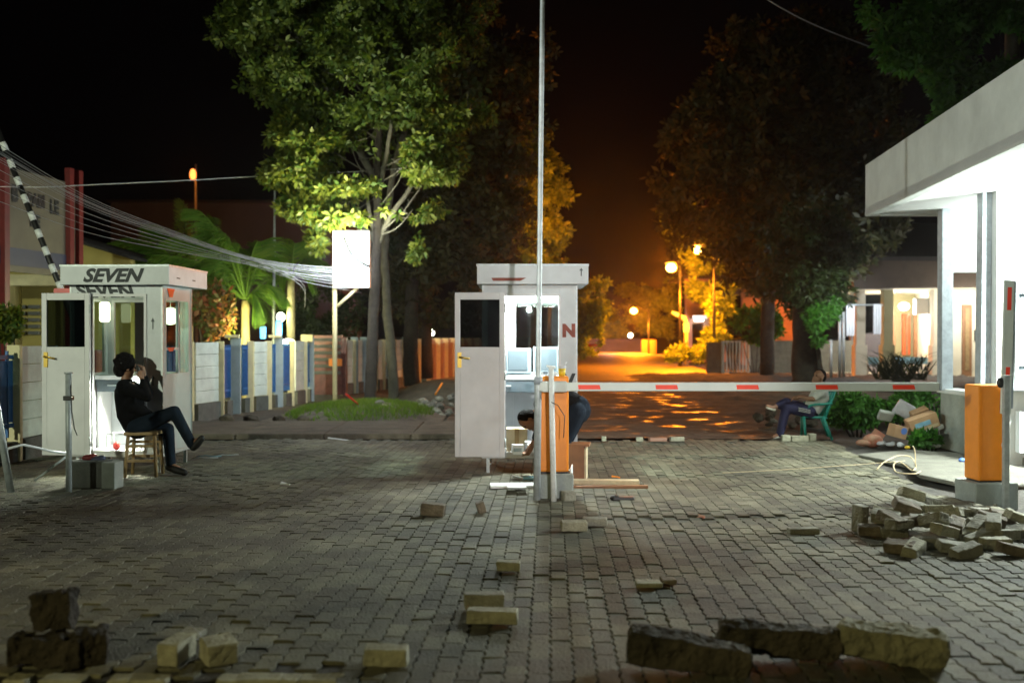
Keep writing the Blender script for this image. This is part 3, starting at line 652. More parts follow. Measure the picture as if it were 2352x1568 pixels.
# ================================================================== SLAB FENCE along the left
TX = [-60, -20, 48, 100, 447, 506, 540, 572, 615, 640, 663, 698, 714, 800, 850, 900, 980, 1040, 1110]
TD = [11.4, 11.8, 12.5, 13.0, 18.7, 19.7, 20.4, 21.0, 21.6, 22.2, 22.7, 23.8, 24.5, 27.0, 28.6, 30.2, 33.2, 36.0, 39.5]
def fpt(x, off=0.0): d = float(np.interp(x, TX, TD)); return Vector((fx(x, d), d + off, 0))
def seg(mb, xa, xb, z0, z1, th=.06, off=0.0):
    a, b_ = fpt(xa), fpt(xb); a.y += off; b_.y += off; dv = (b_ - a); L_ = dv.length; an = math.atan2(dv.y, dv.x); m_ = (a + b_) / 2
    mb.box((m_.x, m_.y, (z0 + z1) / 2), (L_, th, z1 - z0), rot=(0, 0, an))
def post_at(mb, x, w, z1, z0=-.15, off=0.0, dz=.12, an=None):
    p = fpt(x); mb.box((p.x, p.y + off, (z0 + z1) / 2), (w, dz, z1 - z0), rot=(0, 0, R(12)))
FZ = 1.42
def panel(fence, xa, xb):
    mb = MB(); z = .26
    for k in range(5):
        seg(mb, xa, xb, z + k * .232, z + k * .232 + .226, .05 - .004 * (k % 2))
    mb.build('panel', 'slab', fence, bevel=.008)
    mb = MB(); seg(mb, xa, xb, -.15, .25, .12, .03); mb.build('footing', 'darkgrey', fence)
def grille(fence, xa, xb):
    mb = MB(); a, b_ = fpt(xa), fpt(xb); n_ = 4
    for k in range(n_ + 1):
        p = a.lerp(b_, k / n_); mb.box((p.x, p.y, .83), (.03, .03, 1.06))
    for z in (.42, 1.26):
        seg(mb, xa, xb, z, z + .05, .035)
    seg(mb, xa, xb, .48, 1.24, .012, .02)
    mb.build('grille', 'blue', fence)
    mb = MB(); seg(mb, xa, xb, -.15, .24, .12, .03); mb.build('footing', 'darkgrey', fence)
sf = thing('slab_fence', 'fence of white concrete slabs, cream posts and blue grilles behind the left booth', 'fence', (0, 0, 0), 0, 'boundary fence')
def posts(f, xs, m_='cream', w=.15, z=FZ + .01, off=-.07):
    for x in xs:
        mb = MB(); post_at(mb, x, w, z, off=off); mb.build('post', m_, f, bevel=.008)
posts(sf, [40, 438, 508, 576, 618, 670, 700])
grille(sf, -50, 36); panel(sf, 44, 130)
for xa, xb in ((447, 500), (582, 612), (677, 696)): panel(sf, xa, xb)
grille(sf, 385, 428); grille(sf, 515, 528); grille(sf, 556, 568); grille(sf, 626, 631); grille(sf, 651, 664); grille(sf, 706, 716)
for x, m_ in ((543, 'bluegrey'), (641, 'bluegrey'), (713, 'bluegrey')):
    mb = MB(); post_at(mb, x, .20, 1.50, off=-.06, dz=.2); mb.build('pillar', m_, sf, bevel=.01)
    mb = MB(); post_at(mb, x - 6, .28, fz(768, 23) if x > 700 else 1.56, z0=1.5 if x < 700 else 1.38, off=-.12, dz=.26); mb.build('pillar_cap', 'cream', sf, bevel=.01)
# grid gate
dg = thing('red_gate', 'dark red slatted metal gate panel between the two runs of slab fence', 'gate', tuple(fpt(756)), 0)
gp = dg.location
mb = MB(); mb.bx(-.40, .36, -.02, .02, .02, fz(770, 25.6)); mb.build('panel', 'darkred', dg)
mb = MB()
for k in range(6): mb.bx(-.38, .30, -.05, -.022, .55 + k * .17, .63 + k * .17)
mb.build('slats', 'darkgrey', dg)
mb = MB(); mb.bx(.0, .34, -.055, -.024, .76, .95); mb.build('lamp_reflection_patch', mat('painted orange reflection', (0.9, .25, .03), .4), dg)  # orange patch painted for the street lamp's reflection on the gate
mb = MB(); mb.bx(.38, .46, -.1, .1, 0, 1.5); mb.build('post', 'darkred', dg)
sf2 = thing('slab_fence', 'farther run of the slab fence behind the tree trunks, its end tinted for orange lamp light', 'fence', (0, 0, 0), 0, 'boundary fence')
posts(sf2, [790, 812, 818, 862, 880, 905, 925, 962, 985])
for xa, xb in ((793, 812), (820, 836), (868, 888), (905, 922), (940, 960)): panel(sf2, xa, xb)
for xa, xb in ((842, 860), (890, 902), (925, 938)): grille(sf2, xa, xb)
for x in (815, 836, 896, 932):
    mb = MB(); post_at(mb, x, .2, 1.50, off=-.06, dz=.2); mb.build('pillar', 'bluegrey', sf2, bevel=.01)
for i, x in enumerate(range(995, 1105, 9)):
    mb = MB(); post_at(mb, x, .22 if i % 2 else .14, FZ + .03 * (i % 2), off=-.05); mb.build('post', 'cream' if i % 2 else 'pink', sf2, bevel=.008)
mb = MB(); seg(mb, 988, 1105, .0, 1.3, .04, .1); mb.build('panel', 'pink', sf2)  # terracotta stands in for orange lamp light on the pale fence end
mb = MB(); seg(mb, 988, 1105, -.1, .06, .5, -.2); mb.build('kerb', 'concrete', sf2)

hz = MB().bx(-130, 130, -20, 135, -1.3, 45).build('haze', 'paper'); hz['kind'] = 'stuff'
hm = bpy.data.materials.new('night haze'); hm.use_nodes = True; hn = hm.node_tree.nodes; hn.remove(hn['Principled BSDF'])
pv = hn.new('ShaderNodeVolumePrincipled'); pv.inputs['Color'].default_value = (.9, .9, .9, 1); pv.inputs['Density'].default_value = 0.0003; pv.inputs['Anisotropy'].default_value = 0.9
hm.node_tree.links.new(pv.outputs[0], hn['Material Output'].inputs['Volume']); hz.data.materials.clear(); hz.data.materials.append(hm)
# ================================================================== TICKET BOOTHS
def booth(name, label, loc, rz, wx=.35):
    t = thing(name, label, 'booth', loc, rz, 'white ticket booths')
    Wd, Dp, Z0, Z1 = 1.06, 0.92, 0.21, 2.14
    mb = MB(); wall_grid(mb, 'x', 0, Wd, Z0, Z1, [(0.25, 0.86, Z0 + .03, 2.0)], 0, .035); mb.build('front_wall', 'booth', t, bevel=.003)
    mb = MB(); wall_grid(mb, 'x', 0, Wd, Z0, Z1, [(wx, 0.96, 1.08, 1.98)], Dp - .035, Dp); mb.build('back_wall', 'booth', t, bevel=.003)
    for n_, xa in (('side_wall', 0.0), ('side_wall', Wd - .035)):
        mb = MB(); wall_grid(mb, 'y', .036, Dp - .036, Z0, Z1, [(0.08, Dp - .08, 1.08, 1.98)], xa, xa + .035); sw = mb.build(n_, 'white', t, bevel=.003)
        mb = MB(); frame_rect(mb, 'y', .075, Dp - .075, 1.075, 1.985, xa - .004, xa + .039, .03)
        mb.bx(xa, xa + .035, Dp * .55 - .014, Dp * .55 + .014, 1.1, 1.96); mb.bx(xa, xa + .035, .1, Dp * .55 - .014, 1.38, 1.41); mb.build('window_frame', 'white', sw)
        mb = MB(); mb.bx(xa + .015, xa + .019, .1, Dp - .1, 1.1, 1.96); mb.build('window_pane', 'glass', sw)
    mb = MB(); frame_rect(mb, 'x', wx - .005, .965, 1.075, 1.985, Dp - .04, Dp + .004, .03); mb.build('window_frame', 'white', t)
    mb = MB(); mb.bx(wx + .02, .94, Dp - .02, Dp - .016, 1.1, 1.96); mb.build('window_pane', 'glass', t)
    mb = MB(); frame_rect(mb, 'x', .23, .88, Z0 + .001, 2.02, -.012, .01, .03); mb.build('door_frame', 'white', t)
    mb = MB(); mb.bx(-.01, Wd + .01, -.01, Dp + .01, Z0 - .04, Z0 - .001); mb.build('floor', 'white', t, bevel=.004)
    for x_ in (-.006, Wd - .016):
        for y_ in (-.006, Dp - .016): mb = MB(); mb.bx(x_, x_ + .022, y_, y_ + .022, Z0, 2.119); mb.build('corner_trim', 'steel', t)
    mb = MB(); mb.bx(-.066, Wd + .126, -.126, Dp + .226, 2.322, 2.345); mb.build('roof_edge', 'steel', t)
    mb = MB(); mb.bx(-.06, Wd + .12, -.12, Dp + .22, 2.12, 2.33); mb.build('roof', 'booth', t, bevel=.006)
    for x_ in (.06, Wd - .06):
        for y_ in (.05, Dp - .05):
            mb = MB(); mb.bx(x_ - .018, x_ + .018, y_ - .018, y_ + .018, -.01, Z0 - .04); mb.build('leg', 'steel', t)
    mb = MB(); mb.bx(.04, Wd - .04, Dp * .55, Dp - .04, 1.03, 1.075); cn = mb.build('counter', 'paper', t, bevel=.004)
    mb = MB(); mb.bx(.06, Wd - .3, Dp * .56, Dp * .6, .88, 1.02); dw = mb.build('drawer', 'screen', cn, bevel=.004)
    mb = MB(); mb.bx(.2, .32, Dp * .56 - .02, Dp * .56, .95, .965); mb.build('handle', 'steel', dw)
    for xl in (.055, Wd - .30): mb = MB(); mb.bx(xl, xl + .03, Dp * .6, Dp - .05, Z0, 1.02); mb.build('counter_leg', 'white', cn)
    return t
def booth_door(t, hinge_x, width, open_rz, y=-.03):
    d = bpy.data.objects.new('door', None); C.objects.link(d); d.parent = t; d.location = (hinge_x, y, 0); d.rotation_euler = (0, 0, open_rz)
    w = width
    mb = MB(); wall_grid(mb, 'x', -w, 0, .19, 2.03, [(-w + .06, -.06, 1.42, 1.95)], -.03, 0); p = mb.build('door_leaf', 'white', t, loc=(hinge_x, y, 0), rot=(0, 0, open_rz), bevel=.004)
    bpy.data.objects.remove(d)
    mb = MB(); mb.bx(-w + .06, -.06, -.018, -.012, 1.42, 1.95); mb.build('door_pane', 'darkglass', p)
    mb = MB(); mb.bx(-.19, -.062, -.010, -.006, 1.42, 1.95); mb.build('door_blind', 'navyband', p)
    mb = MB(); mb.bx(-w + .03, -w + .075, -.042, -.03, 1.19, 1.36); mb.tube([(-w + .05, -.03, 1.31), (-w + .05, -.075, 1.31)], .012); mb.tube([(-w + .05, -.07, 1.31), (-w + .17, -.07, 1.29)], .011); mb.build('handle', 'brass', p)
    for hz_ in (.35, 1.1, 1.85):
        mb = MB(); mb.tube([(.004, -.036, hz_ - .05), (.004, -.036, hz_ + .05)], .009, 8); mb.build('hinge', 'steel', p)
    return p
BC = booth('ticket_booth', 'middle white booth lit inside by a tube, with a man bending into its open door', (-.33, 11.2, 0), 0)
booth_door(BC, .25, .56, R(0))
BL = booth('ticket_booth', 'left white booth lettered in black with a man sitting on a stool before it', (-5.025, 11.333, 0), R(-2), .09)
booth_door(BL, .25, .57, R(-3))
# centre booth fittings
mb = MB(); mb.bx(.24, .95, .27, .33, 1.93, 1.995); mb.build('lamp_tube', 'tube', BC)
mb = MB(); mb.bx(.22, .97, .26, .34, 2.0, 2.05); mb.build('lamp_housing', 'paper', BC)
light('booth_tube', 'AREA', (.25, 11.5, 1.92), 34, COOL, .62, rot=(0, 0, 0), sizey=.05)
light('booth_glow', 'POINT', (.22, 11.44, 1.88), 190, COOL, .03)
mb = MB(); mb.tube([(-.15, 11.14 - 11.2, 2.105), (1.0, -.06, 2.105)], .006); 
textmesh('letter', 'N', .19, 'redink', BC, (.895, -.0035, 1.54), (R(90), 0, 0), bold=.012)
textmesh('letter', 'V', .21, 'ink', BC, (.905, -.0035, .97), (R(90), 0, 0), bold=.01)
rf = [o for o in BC.children if o.name.startswith('roof')][0]
mb = MB(); mb.prism([(.12, -.1235, 2.155), (.42, -.1235, 2.155), (.49, -.1235, 2.19), (.10, -.1235, 2.19)], (0, .002, 0)); mb.build('red_marking', 'redink', rf)
def arrow(parent, x, z, s, y=-.1235, rx=R(90)):
    mb = MB(); mb.bx(-.006, .006, 0, .0015, 0, s * .7); mb.prism([(-.022, 0, s * .65), (.022, 0, s * .65), (0, 0, s)], (0, .0015, 0)); return mb.build('arrow', 'arrowink', parent, loc=(x, y, z))
arrow(rf, 1.10, 2.21, .09)
# left booth lettering
rfl = [o for o in BL.children if o.name.startswith('roof')][0]
textmesh('lettering', 'SEVEN', .205, 'ink', rfl, (.20, -.123, 2.155), (R(90), 0, 0), shear=.35, bold=.008, sx=1.12)
fwl = [o for o in BL.children if o.name.startswith('front_wall')][0]
textmesh('lettering', 'SEVEN', .205, 'ink', fwl, (.10, -.0025, 1.985), (R(90), 0, 0), shear=-.3, bold=.008, sx=1.12)
arrow(fwl, .95, 1.62, .13, -.003); arrow(fwl, .95, .98, .12, -.003)
swr = [o for o in BL.children if o.name.startswith('side_wall')][1]
for z_ in (1.99, 1.365):
    mb = MB(); mb.prism([(1.064, .13, z_ + .10 if z_ > 1.9 else z_ + .045), (1.064, .36, z_ + .10 if z_ > 1.9 else z_ + .045), (1.064, .29, z_), (1.064, .19, z_)], (.003, 0, 0)); mb.build('red_sticker', 'red', swr)
for y_ in (.12, .62):
    mb = MB(); mb.bx(1.18, 1.183, y_, y_ + .1, 2.2, 2.212); mb.build('scratch', 'ink', rfl)
# left booth: strip lamp under counter, glowing globe and square standing for glass reflections
mb = MB(); mb.ball((.915, .62, 1.78), (.105, .105, .105), 20, 14); mb.build('mirrored_globe', 'globe', BL); mb = MB(); mb.tube([(.915, .62, 1.88), (.915, .62, 2.12)], .006, 6); mb.build('globe_stem', 'steel', BL)
mb = MB(); mb.box((.125, .60, 1.83), (.13, .06, .24)); mb.build('mirrored_square', 'globe', BL, bevel=.03)
mb = MB(); mb.bx(.52, .86, .46, .50, .985, 1.02); mb.build('lamp_tube', 'tube', BL)
light('booth_low_light', 'AREA', (-4.35, 11.78, .97), 55, (0.95, 1.0, 0.84), .3, rot=(R(-18), 0, 0), sizey=.08)
light('booth_floor_light', 'POINT', (-4.55, 11.60, .55), 9, (0.95, 1.0, 0.80), .04)
# things inside the booths
cr = thing('computer_monitor', 'bulky pale box monitor standing on the counter of the middle booth', 'monitor', (.08, 11.84, 1.075))
mb = MB(); mb.box((0, 0, .17), (.30, .05, .31)); mb.build('front_bezel', 'casing', cr, bevel=.015)
mb = MB(); mb.prism([(-.13, .02, .03), (.13, .02, .03), (.13, .02, .31), (-.13, .02, .31)], (0, .18, 0)); mb.build('casing', 'casing', cr, bevel=.02)
mb = MB(); mb.box((-.01, -.028, .18), (.23, .01, .24)); mb.build('back_panel', 'screen', cr, bevel=.01)
lc = thing('computer_monitor', 'flat grey faced monitor on the counter, right of the bulky one', 'monitor', (.40, 11.84, 1.075))
mb = MB(); mb.box((0, 0, .19), (.30, .03, .30)); mb.box((0, .02, .02), (.05, .03, .08)); mb.box((0, 0, .006), (.16, .12, .012)); mb.build('casing', 'casing', lc, bevel=.01)
mb = MB(); mb.box((0, -.0165, .19), (.255, .004, .255)); mb.build('screen', 'screen', lc)
bxx = thing('cardboard_box', 'pale cardboard box on the floor of the middle booth', 'box', (.055, 11.42, .21))
mb = MB(); mb.box((0, 0, .14), (.24, .26, .28)); mb.build('carton', 'cardlight', bxx, bevel=.004)
mb = MB(); mb.box((0, -.131, .14), (.05, .002, .28)); mb.build('tape', 'wood', bxx)
bs = MB().box((0, 0, .05), (.13, .12, .11), rot=(0, 0, R(8))).box((0, -.062, .05), (.09, .003, .04), rot=(0, 0, R(8)), mi=1).build('small_carton', ['paper', 'bluegrey'], None, loc=(.065, 11.24, .215), bevel=.003)
tag(bs, 'small white carton with grey print before the cardboard box in the booth', 'box')
o = MB().box((0, 0, .12), (.10, .10, .02), rot=(R(10), R(20), 0)).box((.02, 0, .06), (.12, .12, .10), rot=(0, 0, R(20))).build('parcel', 'paper', None, loc=(.19, 11.28, .215), bevel=.02); tag(o, 'crumpled white parcel on the booth floor beside the small carton', 'parcel')
tr = thing('plastic_basket', 'shallow clear basket with a red packet on the floor of the left booth', 'basket', (-4.50, 11.55, .21))
mb = MB(); frame_rect(mb, 'x', -.17, .17, .0, .21, -.1, -.09, .012); frame_rect(mb, 'x', -.17, .17, .0, .21, .09, .1, .012); mb.bx(-.17, .17, -.09, .09, 0, .012); mb.build('basket', 'plasticbag', tr)
mb = MB(); mb.ball((-.09, 0, .06), (.04, .04, .05)); mb.build('packet', 'redplastic', tr)

# ================================================================== BOOM BARRIERS
def cabinet(name, label, loc, rz, w=.30, d=.26, zb=.20, zt=1.15, pw=.40, pd=.34):
    t = thing(name, label, 'barrier', loc, rz, 'orange boom barriers')
    mb = MB(); mb.box((0, 0, zb / 2 - .02), (pw, pd, zb + .04), jit=.006); mb.build('plinth', 'plinth', t, bevel=.015)
    mb = MB(); mb.box((0, 0, (zb + .012 + zt) / 2), (w, d, zt - zb - .012)); c_ = mb.build('cabinet', 'orange', t, bevel=.018)
    mb = MB(); mb.box((0, 0, zb + .008), (w - .03, d - .03, .02)); mb.build('base_seal', 'black', t)
    mb = MB(); mb.box((0, -d / 2 - .002, (zb + zt) / 2), (w - .06, .004, zt - zb - .12)); mb.build('service_door', 'orange', c_, bevel=.001)
    return t
# middle barrier
bm = cabinet('boom_barrier', 'middle orange barrier with its striped boom lowered across the lane', (fx(1272, 9.5), 9.62, 0), 0, w=.285, d=.26, zb=.235, zt=1.16, pw=.37)
blx = bm.location.x
z0, z1 = fz(898, 9.38), fz(878, 9.38)
mb = MB(); mb.box(((fx(1238, 9.38) + fx(2157, 9.38)) / 2 - blx, 9.38 - 9.62, (z0 + z1) / 2), (fx(2157, 9.38) - fx(1238, 9.38), .035, z1 - z0)); bmm = mb.build('boom', 'boom', bm, bevel=.008)
mb = MB(); mb.box((fx(2157, 9.38) - blx + .006, -.24, (z0 + z1) / 2), (.012, .03, z1 - z0 - .01)); mb.build('end_cap', 'greypaint', bmm)
for xa in (1329, 1507, 1693, 1875, 2052):
    mb = MB(); xx0, xx1 = fx(xa, 9.36) - blx, fx(xa + 49, 9.36) - blx
    mb.prism([(xx0, -.2605, z0 + .018), (xx1 + .008, -.2605, z0 + .018), (xx1 - .004, -.2605, z1 - .022), (xx0 - .006, -.2605, z1 - .022)], (0, .002, 0)); mb.build('red_stripe', 'red', bmm)
mb = MB(); mb.box((.0, -.20, (z0 + z1) / 2), (.24, .12, .10)); mb.build('boom_clamp', 'boom', bm, bevel=.01)
# right barrier, boom raised
br = cabinet('boom_barrier', 'right orange barrier with its boom raised upright, in a soil hole', (fx(2272, 9.5), 9.55, -.06), R(4), w=.30, d=.27, zb=.22, zt=1.14, pw=.43, pd=.38)
brx = br.location
mb = MB(); x0, x1 = -.05 + .11, .16
mb.box((.105, -.17, 1.50), (.095, .03, 1.26), rot=(0, R(1.5), 0)); rb = mb.build('boom', 'boom', br, bevel=.006)
mb = MB(); mb.box((.165, -.165, 1.52), (.02, .025, 1.2), rot=(0, R(1.5), 0)); mb.build('edge_profile', 'greypaint', rb)
for zc in (1.955, 1.205):
    mb = MB(); mb.box((.108 + (zc - 1.5) * .02, -.1865, zc), (.04, .002, .215), rot=(0, R(1.5), 0)); mb.build('red_stripe', 'red', rb)
mb = MB(); mb.tube([(.085, -.16, .88), (.083, -.16, .72), (.09, -.155, .62)], .004, 6); mb.build('cord', 'blackcable', br)
mb = MB(); mb.ball((.093, -.165, .575), (.038, .02, .05)); mb.build('paper_tag', 'paper', br)
# steel posts
t = thing('steel_post', 'square silver post standing at the right edge of the right barrier', 'post', (fx(2311, 9.25), 9.25, -.08))
mb = MB(); mb.box((0, 0, .62), (.05, .05, 1.28)); mb.build('post', 'steel', t, bevel=.004)
mb = MB(); mb.ball((-.04, .02, 1.19), (.035, .03, .05)); mb.build('rubber_grip', 'black', t)
t = thing('steel_pole', 'tall slim galvanised pole rising out of frame before the middle booth', 'pole', (fx(1233, 9.4), 9.4, 0))
p0 = Vector((0, 0, -.05)); p1 = Vector((fx(1246, 9.4) - fx(1233, 9.4), 0, fz(0, 9.4)))
mb = MB(); mb.tube([p0, p0.lerp(p1, .25), p0.lerp(p1, .26), p1, p1 * 1.35], [.035, .035, .026, .024, .022], 12); mb.build('pole', 'steel', t)
mb = MB(); pp = p0.lerp(p1, .245); mb.tube([pp - Vector((0, 0, .03)), pp + Vector((0, 0, .04))], .042, 12); mb.build('clamp', 'greypaint', t)
t = thing('white_stake', 'chipped white upright stake in front of the middle orange barrier', 'post', (fx(1272, 9.3), 9.3, 0))
p1 = Vector((fx(1266, 9.3) - fx(1272, 9.3), 0, fz(842, 9.3)))
mb = MB(); mb.tube([(0, 0, -.05), p1], [.029, .025], 12); mb.build('stake', 'whitepaint', t)
mb = MB(); mb.box((p1.x, 0, p1.z), (.085, .05, .02), rot=(0, R(10), 0)); mb.build('bracket', 'whitepaint', t)
mb = MB(); mb.tube([(p1.x + .0, -.03, .93), (p1.x + .06, -.05, .90), (.10, -.05, .80), (.09, -.04, .60)], .004, 6); mb.build('wire', 'blackcable', t)
t = thing('steel_post', 'short silver post with a black clamp before the left booth door', 'post', (fx(157, 9.85), 9.85, 0))
mb = MB(); mb.tube([(0, 0, -.05), (0, 0, 1.17)], .029, 12); mb.build('post', 'steel', t)
mb = MB(); mb.tube([(0, 0, 1.17), (0, 0, 1.185)], .04, 12); mb.build('cap', 'steel', t)
mb = MB(); mb.box((0, 0, .93), (.08, .08, .045)); mb.build('clamp', 'black', t, bevel=.005)
mb = MB(); mb.tube([(.035, -.03, 1.06), (.045, -.03, .8), (.07, -.03, .63), (.10, -.03, .56)], .006, 6); mb.build('wire', 'blackcable', t)
t = thing('steel_rail', 'leaning silver rail cut by the left edge of the picture', 'rail', tuple(at(24, 1132, 9.8)))
a_ = at(-14, 900, 9.9) - at(24, 1132, 9.8)
mb = MB(); mb.tube([(0, 0, 0), a_, a_ * 1.6], .035, 12); mb.build('tube', 'steel', t)
mb = MB(); b_ = at(78, 1104, 10.3); mb.tube([b_, at(162, 1040, 10.4)], .012, 8); o = mb.build('thin_strut', 'steel'); tag(o, 'thin grey strut leaning on the short silver post by the concrete block', 'strut')
mb = MB(); mb.tube([at(18, 1030, 10.2), at(52, 1021, 10.3), at(85, 1028, 10.4), at(115, 1036, 10.5), at(150, 1040, 10.6)], .013, 8); o = mb.build('hose', 'plasticbag'); tag(o, 'pale hose hanging from the leaning rail to beneath the left booth door', 'hose')
mb = MB(); mb.box((0, 0, .13), (.43, .26, .27)); o = mb.build('concrete_block', 'darkgrey', None, loc=(fx(208, 10.2), 10.25, 0), rot=(0, 0, R(-2)), bevel=.01); tag(o, 'large dark concrete footing block behind the short silver post', 'concrete block')
mb = MB(); mb.box((0, 0, .13), (.14, .20, .27)); o = mb.build('concrete_block', 'plinth', None, loc=(fx(250, 10.1) + .01, 10.16, 0), rot=(0, 0, R(-4)), bevel=.008); tag(o, 'pale upright concrete block at the right end of the dark footing block', 'concrete block')
for nm, m_, x_, y_, r_, lb in (('bundle', 'redpost', 203, 1047, (.07, .05, .035), 'small red bundle lying on the dark footing block'), ('bundle', 'navyband', 222, 1050, (.08, .05, .03), 'small blue bundle lying beside the red one under the left booth')):
    o = MB().ball((0, 0, 0), r_).ball((.04, .01, .01), (r_[0] * .6, r_[1], r_[2])).build(nm, m_, None, loc=tuple(at(x_, y_ + 4, 10.3))); tag(o, lb, 'bundle')
# raised black and white boom behind the left booth door
t = thing('boom_barrier', 'raised black and white striped boom rising from behind the left booth door', 'barrier', (fx(190, 13.2), 13.2, 0))
ox_ = t.location
a_ = at(142, 668, 13.2) - ox_; b_ = at(6, 325, 13.2) - ox_; dv = (b_ - a_)
base_ = a_ - dv * .42
mb = MB(); mb.box((base_.x, .1, base_.z / 2), (.26, .24, base_.z + .1)); mb.build('cabinet', 'redpost', t, bevel=.015)
mb = MB(); mb.tube([base_, a_, b_ + dv * .1], .038, 10); bo = mb.build('boom', 'black', t)
for k in range(9):
    s0 = k / 8.6; 
    mb = MB(); mb.tube([a_ + dv * (s0 + .005), a_ + dv * (s0 + .06)], .0405, 10); mb.build('white_band', emis('x', (0, 0, 0), 0) if False else 'whitepaint', bo)
mb = MB(); mb.box((a_.x + .06, -.06, a_.z), (.26, .04, .06)); mb.build('bracket', 'redplastic', t)

# ================================================================== wooden box, planks, litter near the middle
t = thing('wooden_box', 'brown wooden box standing open behind the middle orange barrier', 'box', (fx(1328, 10.7), 10.75, 0), R(-8))
mb = MB(); mb.bx(-.12, .075, -.1, .15, 0, .36); mb.build('carcass', 'brownwood', t, bevel=.003)
mb = MB(); mb.bx(.076, .098, -.1, .15, 0, .34); mb.build('side_board', 'palewood', t, bevel=.003)
mb = MB(); mb.bx(-.14, .13, -.12, .17, .36, .385); mb.build('lid', 'brownwood', t, bevel=.003)
pl = MB().box((0, 0, .03), (.95, .13, .045), rot=(0, 0, R(-3))).build('plank', 'palewood', None, loc=(fx(1365, 10.2), 10.35, 0), bevel=.004); tag(pl, 'long pale plank lying at the foot of the brown wooden box', 'plank')
pl = MB().box((0, 0, .02), (.80, .05, .03), rot=(0, 0, R(2))).build('plank', 'brownwood', None, loc=(fx(1400, 9.95), 10.05, 0.0), bevel=.003); tag(pl, 'narrow brown plank lying in front of the long pale one', 'plank')
o = MB().box((0, 0, .045), (.12, .10, .09), rot=(0, 0, R(20))).build('paving_block', 'block_grey', None, loc=(fx(1305, 9.4), 9.35, 0), bevel=.008); tag(o, 'small grey block leaning on the plinth of the middle barrier', 'paving block')
o = MB().box((0, 0, .055), (.012, .2, .14), rot=(R(6), 0, R(-8))).build('foam_sheet', 'paper', None, loc=(fx(1313, 9.6), 9.62, .16), bevel=.004); tag(o, 'white foam offcut on the right edge of the middle barrier plinth', 'foam sheet')
o = MB().box((0, 0, .02), (.55, .22, .03), rot=(0, 0, R(3))).build('foam_sheet', 'paper', None, loc=(fx(1188, 9.95), 10.15, 0), bevel=.006); tag(o, 'flat white foam sheet on the paving under the middle booth door', 'foam sheet')
o = MB().box((0, 0, .01), (.19, .26, .006), rot=(R(-10), 0, 0)).box((0, .02, .03), (.19, .1, .01), rot=(R(25), 0, 0)).build('paper_sheet', 'paper', None, loc=(fx(1187, 9.65), 9.85, .03)); tag(o, 'folded white paper leaning on the flat foam sheet', 'paper')
t = thing('tool', 'blue and silver hand tool lying beside the foam sheet under the booth', 'tool', (fx(1200, 10.6), 10.6, .03))
mb = MB(); mb.tube([(0, 0, 0), (.16, -.01, 0)], [.02, .026], 8); mb.build('handle', 'cyan', t)
mb = MB(); mb.box((-.05, 0, .01), (.12, .05, .02), rot=(0, R(10), 0)); mb.build('blade', 'steel', t, bevel=.005)
o = MB().box((0, 0, .02), (.20, .09, .035), rot=(0, 0, R(-4)), jit=.01).ball((-.08, 0, .025), (.05, .045, .028)).build('plastic_bag', 'black', None, loc=(fx(1432, 9.35), 9.35, 0), bevel=.012); tag(o, 'small black plastic bundle on the paving right of the barrier', 'bundle')
t = thing('drink_cup', 'yellow drink in a clear plastic cup on top of the middle orange barrier', 'cup', (fx(1291, 9.6), 9.6, 1.16))
mb = MB(); mb.tube([(0, 0, 0), (0, 0, .07)], [.03, .036], 12); mb.build('drink', 'yelplastic', t)
mb = MB(); mb.tube([(0, 0, .071), (0, 0, .10)], [.037, .04], 12, caps=False); mb.tube([(.01, 0, .07), (.045, 0, .135)], .004, 6); mb.build('cup_rim', 'plasticbag', t)
o = MB().box((0, 0, .006), (.16, .10, .006), rot=(0, R(3), R(12))).box((.04, .02, .014), (.12, .09, .005), rot=(0, R(-5), R(-20))).build('papers', 'paper', None, loc=(fx(1256, 9.6), 9.6, 1.162)); tag(o, 'loose white papers lying on top of the middle orange barrier', 'papers')
for x_, y_, m_, lb in ((655, 1113, 'paper', 'small white scrap of paper alone on the dark paving left of centre'), (1415, 1098, 'orange', 'small orange wrapper at the end of the long pale plank'), (1612, 1190, 'rag', 'dry yellowish leaf lying on the paving right of the barrier'), (780, 1011, 'paper', 'white strip of litter on the edge of the footpath')):
    d = gd(y_); mb = MB(); mb.box((0, 0, .004), (.34 if x_ == 780 else (.055 if m_ == 'rag' else .09), .04, .004), rot=(R(8), R(9), R(rnd.uniform(-30, 30))), jit=.01); o = mb.build('litter', m_, None, loc=(fx(x_, d), d, .012)); tag(o, lb, 'litter')
for k, (x_, y_, m_) in enumerate(((478, 1052, 'cyan'), (470, 1056, 'plasticbag'), (520, 1050, 'plasticbag'))):
    d = gd(y_); mb = MB(); mb.tube([(-.15, 0, .01), (-.05, .03, .02), (.05, -.02, .015), (.16, .02, .01)], .006, 6); o = mb.build('plastic_strip', m_, None, loc=(fx(x_, d), d, .012), rot=(0, 0, R(k * 17))); tag(o, 'shiny plastic strip litter on the paving right of the left booth', 'litter', 'plastic strips by the left booth')

